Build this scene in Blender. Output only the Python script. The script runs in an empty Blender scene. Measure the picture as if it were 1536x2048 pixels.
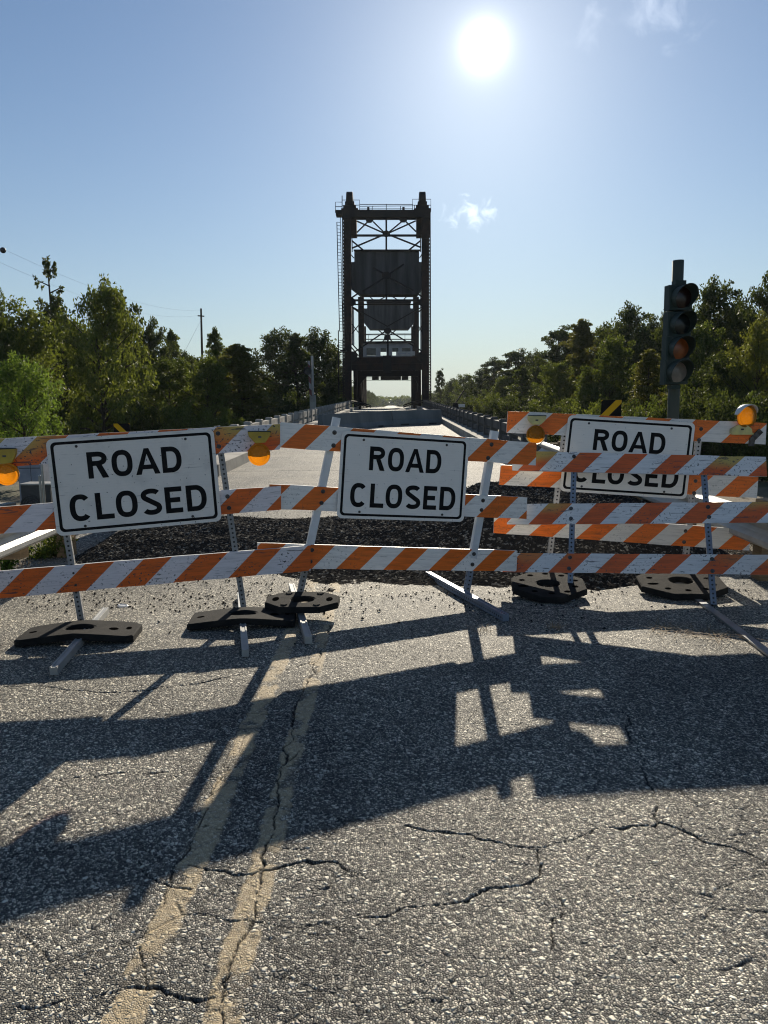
import bpy, math, random
import numpy as np
from mathutils import Vector, Matrix, Euler

C = bpy.context.scene.collection
SC = bpy.context.scene
R = math.radians

# ------------------------------------------------------------------ camera
FPX, CXP, CYP = 1480.0, 768.0, 1024.0          # photo pixels (1536 x 2048)
CAM = Vector((0.0, 0.0, 1.75))
ROLL = R(-0.6)
_d = Matrix.Rotation(ROLL, 3, 'Z') @ Vector(((783 - CXP) / FPX, (CYP - 808) / FPX, -1.0))
_th = math.atan2(1.0, _d.y)
_yy = _d.y * math.cos(_th) + math.sin(_th)
_yaw = math.atan2(_d.x, _yy)
CR = Matrix.Rotation(_yaw, 3, 'Z') @ Matrix.Rotation(_th, 3, 'X') @ Matrix.Rotation(ROLL, 3, 'Z')
cam_data = bpy.data.cameras.new('camera')
cam_data.sensor_fit = 'VERTICAL'
cam_data.sensor_height = 36.0
cam_data.lens = FPX / 2048.0 * 36.0
cam_data.clip_start = 0.05
cam_data.clip_end = 12000.0
cam = bpy.data.objects.new('camera', cam_data)
cam.matrix_world = Matrix.Translation(CAM) @ CR.to_4x4()
C.objects.link(cam)
SC.camera = cam

def ray(px, py):
    return (CR @ Vector(((px - CXP) / FPX, (CYP - py) / FPX, -1.0))).normalized()

def G(px, py, z=0.0):                            # measured point on a level surface
    d = ray(px, py)
    return CAM + d * ((z - CAM.z) / d.z)

def P(px, py, D):                                # measured point at distance D along the road
    d = ray(px, py)
    return CAM + d * (D / d.y)

# ------------------------------------------------------------------ sun and sky
SUN = ray(968, 92)
SUN_EL = math.asin(SUN.z)
SUN_AZ = math.atan2(SUN.x, SUN.y)
sl = bpy.data.lights.new('sun', 'SUN')
sl.energy = 2.8
sl.angle = R(0.5)
sl.color = (1.0, 0.90, 0.74)
so = bpy.data.objects.new('sun', sl)
LE = R(22.4)                                     # the height the shadows on the road measure out to
LAMP = Vector((math.sin(SUN_AZ) * math.cos(LE), math.cos(SUN_AZ) * math.cos(LE), math.sin(LE)))
so.rotation_euler = LAMP.to_track_quat('Z', 'Y').to_euler()
so.location = (20, 60, 40)
C.objects.link(so)

W = bpy.data.worlds.new("World")
SC.world = W
W.use_nodes = True
wn, wl = W.node_tree.nodes, W.node_tree.links
wn.clear()

def N(tree, kind, **kw):
    n = tree.nodes.new(kind)
    for k, v in kw.items():
        setattr(n, k, v)
    return n

def math_node(tree, op, a, b=None, c=None, clamp=False):
    n = tree.nodes.new('ShaderNodeMath')
    n.operation = op
    n.use_clamp = clamp
    for i, v in enumerate((a, b, c)):
        if v is None:
            continue
        if isinstance(v, (int, float)):
            n.inputs[i].default_value = v
        else:
            tree.links.new(v, n.inputs[i])
    return n.outputs[0]

def mixc(tree, fac, a, b, mode='MIX'):
    n = tree.nodes.new('ShaderNodeMix')
    n.data_type = 'RGBA'
    n.blend_type = mode
    for s, v in ((n.inputs[0], fac), (n.inputs[6], a), (n.inputs[7], b)):
        if isinstance(v, (int, float)):
            s.default_value = v
        elif isinstance(v, (tuple, list)):
            s.default_value = (*v[:3], 1.0)
        else:
            tree.links.new(v, s)
    return n.outputs[2]

def smooth(tree, v, lo, hi, a=0.0, b=1.0):
    n = tree.nodes.new('ShaderNodeMapRange')
    n.interpolation_type = 'SMOOTHSTEP'
    n.inputs[1].default_value = lo
    n.inputs[2].default_value = hi
    n.inputs[3].default_value = a
    n.inputs[4].default_value = b
    tree.links.new(v, n.inputs[0])
    return n.outputs[0]

WT = W.node_tree
sky = N(WT, 'ShaderNodeTexSky')
sky.sky_type = 'NISHITA'
sky.sun_disc = False
sky.sun_elevation = SUN_EL
sky.sun_rotation = SUN_AZ
sky.altitude = 0
sky.air_density = 1.0
sky.dust_density = 0.25
sky.ozone_density = 1.6
tc = N(WT, 'ShaderNodeTexCoord')
dotn = N(WT, 'ShaderNodeVectorMath', operation='DOT_PRODUCT')
wl.new(tc.outputs['Generated'], dotn.inputs[0])
dotn.inputs[1].default_value = SUN
ang = math_node(WT, 'ARCCOSINE', math_node(WT, 'MINIMUM', dotn.outputs['Value'], 1.0))
# the sun's own disc and the bright air round it
disc = math_node(WT, 'MULTIPLY', math_node(WT, 'EXPONENT', math_node(WT, 'MULTIPLY', ang, -1 / R(0.55))), 2.0)
aur1 = math_node(WT, 'MULTIPLY', math_node(WT, 'EXPONENT', math_node(WT, 'MULTIPLY', ang, -1 / R(3.0))), 0.07)
aur2 = math_node(WT, 'MULTIPLY', math_node(WT, 'EXPONENT', math_node(WT, 'MULTIPLY', math_node(WT, 'MULTIPLY', ang, ang), -1 / R(7.5) ** 2)), 0.045)
glow = math_node(WT, 'ADD', math_node(WT, 'ADD', disc, aur1), aur2)
# one small wisp of cloud beside the tower and a few at the top right
def cloud(px, py, sx, sy, scale, lo, hi, seed):
    c = ray(px, py)
    rx = Vector((c.y, -c.x, 0)).normalized()
    up = rx.cross(c)
    v1 = N(WT, 'ShaderNodeVectorMath', operation='DOT_PRODUCT')
    v2 = N(WT, 'ShaderNodeVectorMath', operation='DOT_PRODUCT')
    for v, ax, s in ((v1, rx, sx), (v2, up, sy)):
        wl.new(tc.outputs['Generated'], v.inputs[0])
        v.inputs[1].default_value = ax
    a = math_node(WT, 'DIVIDE', v1.outputs['Value'], sx)
    b = math_node(WT, 'DIVIDE', v2.outputs['Value'], sy)
    r2 = math_node(WT, 'ADD', math_node(WT, 'MULTIPLY', a, a), math_node(WT, 'MULTIPLY', b, b))
    r = math_node(WT, 'SQRT', r2)
    no = N(WT, 'ShaderNodeTexNoise')
    no.inputs['Scale'].default_value = scale
    no.inputs['Detail'].default_value = 7
    no.inputs['Roughness'].default_value = 0.62
    no.inputs['Distortion'].default_value = 0.8
    mp = N(WT, 'ShaderNodeMapping')
    mp.inputs['Location'].default_value = (seed, seed * 0.7, 0)
    wl.new(tc.outputs['Generated'], mp.inputs[0])
    wl.new(mp.outputs[0], no.inputs['Vector'])
    v = math_node(WT, 'SUBTRACT', no.outputs['Fac'], math_node(WT, 'MULTIPLY', r, 0.34))
    front = math_node(WT, 'GREATER_THAN', dotn.outputs['Value'], 0.3)
    return math_node(WT, 'MULTIPLY', smooth(WT, v, lo, hi), front)
cl = math_node(WT, 'ADD', cloud(944, 424, 0.040, 0.024, 50, 0.25, 0.66, 5.3), math_node(WT, 'MULTIPLY', cloud(1290, 15, 0.09, 0.06, 26, 0.28, 0.72, 7.7), 0.5))
bg = N(WT, 'ShaderNodeBackground')
bg.inputs['Strength'].default_value = 0.05
# pale moist air low over the horizon
sep = N(WT, 'ShaderNodeSeparateXYZ')
wl.new(tc.outputs['Generated'], sep.inputs[0])
elev = math_node(WT, 'MAXIMUM', sep.outputs[2], 0.0)
low = math_node(WT, 'MULTIPLY', math_node(WT, 'EXPONENT', math_node(WT, 'MULTIPLY', elev, -1 / 0.16)), 0.92)
clear = mixc(WT, 1.0, sky.outputs[0], (0.54, 0.635, 0.735), 'MULTIPLY')
wl.new(mixc(WT, low, clear, (3.9, 4.5, 4.45)), bg.inputs['Color'])
bg2 = N(WT, 'ShaderNodeBackground')
bg2.inputs['Color'].default_value = (1.0, 0.97, 0.90, 1)
wl.new(glow, bg2.inputs['Strength'])
bg3 = N(WT, 'ShaderNodeBackground')
bg3.inputs['Color'].default_value = (1.0, 0.98, 0.94, 1)
wl.new(math_node(WT, 'MULTIPLY', cl, 0.20), bg3.inputs['Strength'])
ad = N(WT, 'ShaderNodeAddShader')
ad2 = N(WT, 'ShaderNodeAddShader')
wo = N(WT, 'ShaderNodeOutputWorld')
wl.new(bg.outputs[0], ad.inputs[0])
wl.new(bg2.outputs[0], ad.inputs[1])
wl.new(ad.outputs[0], ad2.inputs[0])
wl.new(bg3.outputs[0], ad2.inputs[1])
wl.new(ad2.outputs[0], wo.inputs['Surface'])

SC.view_settings.view_transform = 'Standard'
SC.view_settings.look = 'None'
SC.view_settings.exposure = 1.3
SC.view_settings.gamma = 1.0
SC.view_settings.use_curve_mapping = False
SC.render.engine = 'CYCLES'
SC.cycles.pixel_filter_type = 'BLACKMAN_HARRIS'
SC.cycles.filter_width = 1.1
SC.cycles.use_denoising = True
SC.cycles.max_bounces = 6
SC.cycles.transparent_max_bounces = 12
SC.cycles.volume_bounces = 0

# ------------------------------------------------------------------ helpers
class MB:
    """collects shapes; build() links them as ONE mesh object"""
    def __init__(s):
        s.v, s.f, s.m, s.uv = [], [], [], {}
    def face(s, pts, mi=0, uv=None):
        i = len(s.v)
        s.v += [tuple(p) for p in pts]
        if uv is not None:
            s.uv[len(s.f)] = uv
        s.f.append(tuple(range(i, i + len(pts))))
        s.m.append(mi)
    def mesh(s, vs, fs, mi=0):
        i = len(s.v)
        s.v += [tuple(p) for p in vs]
        for f in fs:
            s.f.append(tuple(k + i for k in f))
            s.m.append(mi)
    def box(s, x0, x1, y0, y1, z0, z1, mi=0):
        vs = [(x, y, z) for z in (z0, z1) for y in (y0, y1) for x in (x0, x1)]
        s.mesh(vs, [(0, 2, 3, 1), (4, 5, 7, 6), (0, 1, 5, 4), (2, 6, 7, 3), (0, 4, 6, 2), (1, 3, 7, 5)], mi)
    def beam(s, p, q, w, h, up=(0, 0, 1), mi=0, w2=None, h2=None):
        p, q = Vector(p), Vector(q)
        d = (q - p).normalized()
        u = Vector(up)
        if abs(d.dot(u)) > 0.98:
            u = Vector((0, 1, 0))
        a = d.cross(u).normalized()
        b = a.cross(d).normalized()
        w2 = w if w2 is None else w2
        h2 = h if h2 is None else h2
        vs = []
        for c, ww, hh in ((p, w, h), (q, w2, h2)):
            for sx, sy in ((-1, -1), (1, -1), (1, 1), (-1, 1)):
                vs.append(c + a * (sx * ww / 2) + b * (sy * hh / 2))
        s.mesh(vs, [(0, 1, 2, 3)[::-1], (4, 5, 6, 7)] + [(i, (i + 1) % 4, 4 + (i + 1) % 4, 4 + i) for i in range(4)], mi)
    def tube(s, path, radii, n=8, mi=0, cap=True):
        path = [Vector(p) for p in path]
        if isinstance(radii, (int, float)):
            radii = [radii] * len(path)
        rings = []
        ref = Vector((0.31, 0.95, 0.11))
        for i, p in enumerate(path):
            d = (path[min(i + 1, len(path) - 1)] - path[max(i - 1, 0)]).normalized()
            a = d.cross(ref)
            if a.length < 1e-3:
                a = d.cross(Vector((1, 0, 0)))
            a.normalize()
            b = d.cross(a)
            rings.append([p + (a * math.cos(2 * math.pi * k / n) + b * math.sin(2 * math.pi * k / n)) * radii[i] for k in range(n)])
        vs = [v for r in rings for v in r]
        fs = [(i * n + k, i * n + (k + 1) % n, (i + 1) * n + (k + 1) % n, (i + 1) * n + k) for i in range(len(path) - 1) for k in range(n)]
        if cap:
            fs += [tuple(range(n))[::-1], tuple((len(path) - 1) * n + k for k in range(n))]
        s.mesh(vs, fs, mi)
    def lathe(s, prof, o, ax, n=24, mi=0):
        """prof: (radius, distance along ax)"""
        o, ax = Vector(o), Vector(ax).normalized()
        a = ax.cross(Vector((0, 0, 1)))
        if a.length < 1e-3:
            a = ax.cross(Vector((0, 1, 0)))
        a.normalize()
        b = ax.cross(a)
        vs = [o + ax * h + (a * math.cos(2 * math.pi * k / n) + b * math.sin(2 * math.pi * k / n)) * r for r, h in prof for k in range(n)]
        fs = [(i * n + k, i * n + (k + 1) % n, (i + 1) * n + (k + 1) % n, (i + 1) * n + k) for i in range(len(prof) - 1) for k in range(n)]
        s.mesh(vs, fs, mi)
    def prism(s, poly, off, mi=0):
        """poly: 3-D outline, off: extrusion vector"""
        off = Vector(off)
        a = [Vector(p) for p in poly]
        n = len(a)
        s.mesh(a + [p + off for p in a], [tuple(range(n)), tuple(range(n, 2 * n))[::-1]] + [(i, n + i, n + (i + 1) % n, (i + 1) % n) for i in range(n)], mi)
    def build(s, name, mats, parent=None, smooth=False, fix=True):
        me = bpy.data.meshes.new(name)
        o0 = Vector((0, 0, 0))
        q = parent
        while q is not None:
            o0 = o0 + q.location
            q = q.parent
        me.from_pydata([(v[0] - o0.x, v[1] - o0.y, v[2] - o0.z) for v in s.v], [], s.f)
        for m in (mats if isinstance(mats, (list, tuple)) else [mats]):
            me.materials.append(m)
        if any(s.m):
            me.polygons.foreach_set('material_index', s.m)
        if s.uv:
            ul = me.uv_layers.new(name='UVMap')
            for fi, uv in s.uv.items():
                for li, c in zip(me.polygons[fi].loop_indices, uv):
                    ul.data[li].uv = c
        if fix:
            import bmesh
            bm = bmesh.new()
            bm.from_mesh(me)
            bmesh.ops.recalc_face_normals(bm, faces=bm.faces)
            bm.to_mesh(me)
            bm.free()
        if smooth:
            me.polygons.foreach_set('use_smooth', [True] * len(me.polygons))
        o = bpy.data.objects.new(name, me)
        C.objects.link(o)
        if parent:
            o.parent = parent
        return o

def tag(o, label=None, cat=None, group=None, kind=None):
    if label: o['label'] = label
    if cat: o['category'] = cat
    if group: o['group'] = group
    if kind: o['kind'] = kind
    return o

def thing(name, label, cat, loc=(0, 0, 0), group=None):
    o = bpy.data.objects.new(name, None)
    o.empty_display_size = 0.2
    o.location = loc
    C.objects.link(o)
    return tag(o, label, cat, group)

def copy_thing(root, loc, rotz=0.0, scale=(1, 1, 1), label=None, group=None):
    r = root.copy()
    C.objects.link(r)
    r.location = loc
    r.rotation_euler = (0, 0, rotz)
    r.scale = scale
    if label: r['label'] = label
    if group: r['group'] = group
    for ch in root.children:
        c = ch.copy()
        C.objects.link(c)
        c.parent = r
        for g in ch.children:
            d = g.copy()
            C.objects.link(d)
            d.parent = c
    return r

# ------------------------------------------------------------------ materials
def new_mat(name):
    m = bpy.data.materials.new(name)
    m.use_nodes = True
    t = m.node_tree
    t.nodes.clear()
    out = N(t, 'ShaderNodeOutputMaterial')
    b = N(t, 'ShaderNodeBsdfPrincipled')
    t.links.new(b.outputs[0], out.inputs[0])
    return m, t, b, out

def noise(t, scale, detail=4, rough=0.55, vec=None, dist=0.0):
    n = N(t, 'ShaderNodeTexNoise')
    n.inputs['Scale'].default_value = scale
    n.inputs['Detail'].default_value = detail
    n.inputs['Roughness'].default_value = rough
    n.inputs['Distortion'].default_value = dist
    if vec is not None:
        t.links.new(vec, n.inputs['Vector'])
    return n.outputs['Fac']

def objco(t, scale=None, loc=None):
    c = N(t, 'ShaderNodeTexCoord')
    if scale is None and loc is None:
        return c.outputs['Object']
    mp = N(t, 'ShaderNodeMapping')
    if scale: mp.inputs['Scale'].default_value = scale
    if loc: mp.inputs['Location'].default_value = loc
    t.links.new(c.outputs['Object'], mp.inputs[0])
    return mp.outputs[0]

def bump(t, b, h, strength=0.3, dist=0.01):
    n = N(t, 'ShaderNodeBump')
    n.inputs['Strength'].default_value = strength
    n.inputs['Distance'].default_value = dist
    t.links.new(h, n.inputs['Height'])
    t.links.new(n.outputs[0], b.inputs['Normal'])

def simple(name, c1, c2=None, scale=3.0, rough=0.6, metal=0.0, spec=0.5, bmp=0.0, bscale=40, lo=0.35, hi=0.65, stretch=None):
    m, t, b, _ = new_mat(name)
    co = objco(t, stretch)
    if c2 is None:
        c2 = tuple(x * 0.75 for x in c1)
    f = smooth(t, noise(t, scale, 6, 0.6, co), lo, hi)
    t.links.new(mixc(t, f, c1, c2), b.inputs['Base Color'])
    b.inputs['Roughness'].default_value = rough
    b.inputs['Metallic'].default_value = metal
    b.inputs['Specular IOR Level'].default_value = spec
    if bmp:
        bump(t, b, noise(t, bscale, 5, 0.6, co), bmp, 0.01)
    return m

M = {}
M['steel_rust'] = simple('rusty_bridge_steel', (0.013, 0.0095, 0.0085), (0.034, 0.017, 0.012), 1.2, 0.75, 0.0, 0.3)
M['steel_dark'] = simple('dark_bridge_steel', (0.012, 0.011, 0.012), (0.024, 0.018, 0.015), 0.9, 0.7, 0.0, 0.3)
M['cw'] = simple('dark_weathered_concrete', (0.045, 0.045, 0.047), (0.105, 0.105, 0.108), 1.1, 0.85, 0, 0.2, 0.4, 2.0, 0.3, 0.7, (1, 1, 0.12))
M['house'] = simple('pale_grey_metal_siding', (0.30, 0.31, 0.33), (0.22, 0.23, 0.25), 0.8, 0.6)
M['glass_dark'] = simple('dark_window_glass', (0.02, 0.022, 0.026), None, 3, 0.15)
M['plate'] = simple('faded_notice_plate', (0.42, 0.40, 0.37), (0.30, 0.28, 0.26), 1.5, 0.6)
M['rope'] = simple('pale_wire_rope', (0.50, 0.52, 0.52), (0.36, 0.38, 0.38), 2.0, 0.45, 0.3)
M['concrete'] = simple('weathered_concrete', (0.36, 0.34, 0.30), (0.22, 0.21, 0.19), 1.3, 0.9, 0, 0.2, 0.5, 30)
M['concrete_dark'] = simple('dark_concrete', (0.11, 0.108, 0.104), (0.06, 0.06, 0.06), 1.0, 0.9, 0, 0.2, 0.5, 30)  # darker concrete tone for the right railing, deck and air conditioner
M['barrier'] = simple('grey_green_concrete', (0.21, 0.22, 0.21), (0.13, 0.145, 0.145), 0.9, 0.9, 0, 0.2, 0.5, 25, 0.3, 0.7, (1, 1, 0.3))
M['galv'] = simple('galvanised_steel', (0.42, 0.43, 0.43), (0.30, 0.31, 0.31), 5, 0.42, 0.75, 0.5, 0.1, 60)
M['galv_dull'] = simple('dull_galvanised_steel', (0.42, 0.42, 0.40), (0.33, 0.33, 0.32), 4, 0.5, 0.35, 0.5, 0.1, 60)
M['wood'] = simple('weathered_timber', (0.30, 0.21, 0.12), (0.20, 0.14, 0.08), 4, 0.85, 0, 0.2, 0.4, 30, 0.3, 0.7, (1, 1, 8))
M['bark'] = simple('tree_bark', (0.085, 0.068, 0.05), (0.04, 0.033, 0.027), 5, 0.95, 0, 0.1, 0.8, 12, 0.3, 0.7, (3, 3, 0.7))
M['rubber'] = simple('black_recycled_rubber', (0.012, 0.012, 0.012), (0.024, 0.022, 0.020), 9, 0.9, 0, 0.2, 0.55, 160)
M['bolt'] = simple('dark_bolt_steel', (0.10, 0.10, 0.105), (0.05, 0.045, 0.04), 30, 0.45, 0.7)
M['white_plastic'] = simple('white_plastic', (0.70, 0.71, 0.73), (0.58, 0.59, 0.60), 5, 0.5)
M['edge'] = simple('board_edge_plastic', (0.72, 0.70, 0.66), (0.52, 0.50, 0.46), 9, 0.5)
M['yellow_case'] = simple('yellow_lamp_case', (0.52, 0.36, 0.035), (0.40, 0.27, 0.03), 14, 0.5)
M['pale_case'] = simple('pale_yellow_lamp_case', (0.62, 0.56, 0.22), (0.46, 0.42, 0.20), 14, 0.5)
M['recess_shade'] = simple('painted_recess_shade', (0.004, 0.004, 0.004), None, 8, 1.0, 0, 0.0)  # flat black that paints the shade inside the slab holes
M['black_paint'] = simple('black_paint', (0.012, 0.012, 0.013), (0.03, 0.03, 0.03), 20, 0.55)
M['letter'] = simple('black_sign_ink', (0.006, 0.006, 0.007), (0.012, 0.012, 0.013), 25, 0.6, 0, 0.12)
M['sign_yellow'] = simple('yellow_sheeting', (0.72, 0.45, 0.025), (0.6, 0.36, 0.02), 8, 0.5)
M['signal_green'] = simple('faded_dark_green_paint', (0.014, 0.030, 0.027), (0.026, 0.042, 0.038), 6, 0.6, 0, 0.3, 0.1, 50)
M['pole_green'] = simple('weathered_green_pole', (0.045, 0.060, 0.052), (0.07, 0.08, 0.066), 5, 0.7, 0, 0.3, 0.15, 40, 0.3, 0.7, (1, 1, 0.3))
M['lens_red'] = simple('unlit_red_lens', (0.022, 0.010, 0.010), None, 8, 0.25)
M['lens_green'] = simple('unlit_green_lens', (0.008, 0.014, 0.016), None, 8, 0.25)
M['lens_amber'] = simple('unlit_amber_lens', (0.26, 0.075, 0.018), (0.18, 0.05, 0.014), 10, 0.3)
M['lens_white'] = simple('unlit_clear_lens', (0.22, 0.20, 0.18), (0.15, 0.14, 0.125), 8, 0.3)
M['cabinet'] = simple('blue_grey_paint', (0.24, 0.27, 0.33), (0.18, 0.21, 0.26), 3, 0.6)
M['white_paint'] = simple('white_paint', (0.66, 0.66, 0.66), (0.5, 0.5, 0.5), 4, 0.5)
M['dark_car'] = simple('dark_car_paint', (0.03, 0.033, 0.04), None, 3, 0.25)
M['tyre'] = simple('tyre_rubber', (0.02, 0.02, 0.02), None, 10, 0.8)
M['gate_red'] = simple('faded_red_band', (0.30, 0.05, 0.035), None, 6, 0.6)
M['reed'] = simple('dry_grass', (0.34, 0.25, 0.13), (0.26, 0.17, 0.09), 9, 0.8)

def perforated(name, base, base2, metal, rough):
    """square post with a punched hole every inch"""
    m, t, b, _ = new_mat(name)
    uv = N(t, 'ShaderNodeUVMap')
    sp = N(t, 'ShaderNodeSeparateXYZ')
    t.links.new(uv.outputs[0], sp.inputs[0])
    fy = math_node(t, 'SUBTRACT', math_node(t, 'FRACT', math_node(t, 'DIVIDE', sp.outputs[1], 0.0381)), 0.5)
    dy = math_node(t, 'MULTIPLY', fy, 0.0381)
    r = math_node(t, 'SQRT', math_node(t, 'ADD', math_node(t, 'MULTIPLY', dy, dy), math_node(t, 'MULTIPLY', sp.outputs[0], sp.outputs[0])))
    hole = smooth(t, r, 0.0075, 0.0095, 1.0, 0.0)
    f = smooth(t, noise(t, 7, 5, 0.6, objco(t)), 0.35, 0.65)
    c = mixc(t, f, base, base2)
    t.links.new(mixc(t, hole, c, (0.012, 0.012, 0.014)), b.inputs['Base Color'])
    t.links.new(math_node(t, 'MULTIPLY', math_node(t, 'SUBTRACT', 1.0, hole), metal), b.inputs['Metallic'])
    b.inputs['Roughness'].default_value = rough
    return m
M['perf_grey'] = perforated('punched_grey_steel', (0.34, 0.34, 0.34), (0.25, 0.25, 0.25), 0.35, 0.5)
M['perf_blue'] = perforated('punched_blue_grey_steel', (0.20, 0.24, 0.31), (0.15, 0.18, 0.24), 0.3, 0.5)
M['perf_pale'] = perforated('punched_pale_steel', (0.55, 0.52, 0.50), (0.42, 0.40, 0.38), 0.2, 0.5)

def leaf_mat(name, c1, c2, trans=0.45):
    m, t, b, out = new_mat(name)
    at = N(t, 'ShaderNodeAttribute', attribute_name='tint')
    oi = N(t, 'ShaderNodeObjectInfo')
    f = math_node(t, 'ADD', math_node(t, 'MULTIPLY', at.outputs['Fac'], 0.75), math_node(t, 'MULTIPLY', oi.outputs['Random'], 0.25))
    col = mixc(t, f, c1, c2)
    t.links.new(col, b.inputs['Base Color'])
    b.inputs['Roughness'].default_value = 0.55
    b.inputs['Specular IOR Level'].default_value = 0.14
    tr = N(t, 'ShaderNodeBsdfTranslucent')
    t.links.new(mixc(t, 1.0, col, (1.25, 1.15, 0.5), 'MULTIPLY'), tr.inputs['Color'])
    mx = N(t, 'ShaderNodeMixShader')
    mx.inputs[0].default_value = trans
    t.links.new(b.outputs[0], mx.inputs[1])
    t.links.new(tr.outputs[0], mx.inputs[2])
    t.links.new(mx.outputs[0], out.inputs[0])
    return m
M['leaf_dark'] = leaf_mat('dark_green_leaves', (0.036, 0.054, 0.022), (0.080, 0.100, 0.036), 0.44)
M['leaf_mid'] = leaf_mat('mid_green_leaves', (0.056, 0.084, 0.026), (0.125, 0.155, 0.046), 0.48)
M['leaf_bright'] = leaf_mat('bright_green_leaves', (0.070, 0.125, 0.032), (0.150, 0.225, 0.055), 0.50)
M['leaf_willow'] = leaf_mat('yellow_green_leaves', (0.075, 0.105, 0.028), (0.155, 0.185, 0.052), 0.48)
M['leaf_olive'] = leaf_mat('olive_needles', (0.074, 0.086, 0.028), (0.140, 0.142, 0.046), 0.48)
M['leaf_yellow'] = leaf_mat('yellowing_leaves', (0.09, 0.115, 0.03), (0.16, 0.17, 0.05), 0.45)

def amber(name, bright=1.0, sky_tr=False):
    m, t, b, out = new_mat(name)
    b.inputs['Base Color'].default_value = (0.62 * bright, 0.33 * bright, 0.03 * bright, 1)
    b.inputs['Roughness'].default_value = 0.22
    if sky_tr:
        tr = N(t, 'ShaderNodeBsdfTransparent')
        tr.inputs['Color'].default_value = (1.0, 0.55, 0.10, 1)
        f = 0.85
    else:
        tr = N(t, 'ShaderNodeBsdfTranslucent')
        tr.inputs['Color'].default_value = (0.80 * bright, 0.46 * bright, 0.05 * bright, 1)
        f = 0.5
    vo = N(t, 'ShaderNodeTexVoronoi')
    vo.inputs['Scale'].default_value = 75
    t.links.new(objco(t), vo.inputs['Vector'])
    bump(t, b, vo.outputs['Distance'], 0.9, 0.012)
    mx = N(t, 'ShaderNodeMixShader')
    mx.inputs[0].default_value = f
    t.links.new(b.outputs[0], mx.inputs[1])
    t.links.new(tr.outputs[0], mx.inputs[2])
    t.links.new(mx.outputs[0], out.inputs[0])
    return m
M['amber'] = amber('amber_lens')
M['amber_back'] = amber('amber_rear_lens', 1.0, True)
M['amber_deep'] = amber('deep_amber_lens', 0.6)

def sheeting(name, base, dirt=0.5):
    """white retro-reflective sign face: faint woven lines, scuffs and dirt"""
    m, t, b, _ = new_mat(name)
    uv = N(t, 'ShaderNodeUVMap')
    sp = N(t, 'ShaderNodeSeparateXYZ')
    t.links.new(uv.outputs[0], sp.inputs[0])
    ln = math_node(t, 'FRACT', math_node(t, 'DIVIDE', sp.outputs[1], 0.021))
    line = smooth(t, ln, 0.75, 0.95, 0.0, 0.10)
    mp = N(t, 'ShaderNodeMapping')
    mp.inputs['Rotation'].default_value = (0, 0, 0.9)
    mp.inputs['Scale'].default_value = (3, 60, 1)
    t.links.new(uv.outputs[0], mp.inputs[0])
    scr = smooth(t, noise(t, 1.2, 3, 0.5, mp.outputs[0]), 0.655, 0.70)
    spots = smooth(t, noise(t, 34, 2, 0.5, uv.outputs[0]), 0.69, 0.72)
    grime = math_node(t, 'MULTIPLY', smooth(t, noise(t, 3.5, 5, 0.65, uv.outputs[0]), 0.45, 0.8), 0.35 * dirt)
    c = mixc(t, line, base, tuple(x * 0.7 for x in base))
    c = mixc(t, grime, c, (0.25, 0.24, 0.22))
    mk = math_node(t, 'MULTIPLY', math_node(t, 'MAXIMUM', math_node(t, 'MULTIPLY', scr, 0.5), spots), 0.8 * dirt)
    c = mixc(t, mk, c, (0.10, 0.10, 0.11))
    t.links.new(c, b.inputs['Base Color'])
    b.inputs['Roughness'].default_value = 0.42
    return m
M['sheet_old'] = sheeting('worn_white_sheeting', (0.80, 0.755, 0.70), 1.0)
M['sheet_new'] = sheeting('clean_white_sheeting', (0.86, 0.815, 0.76), 0.45)

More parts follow.
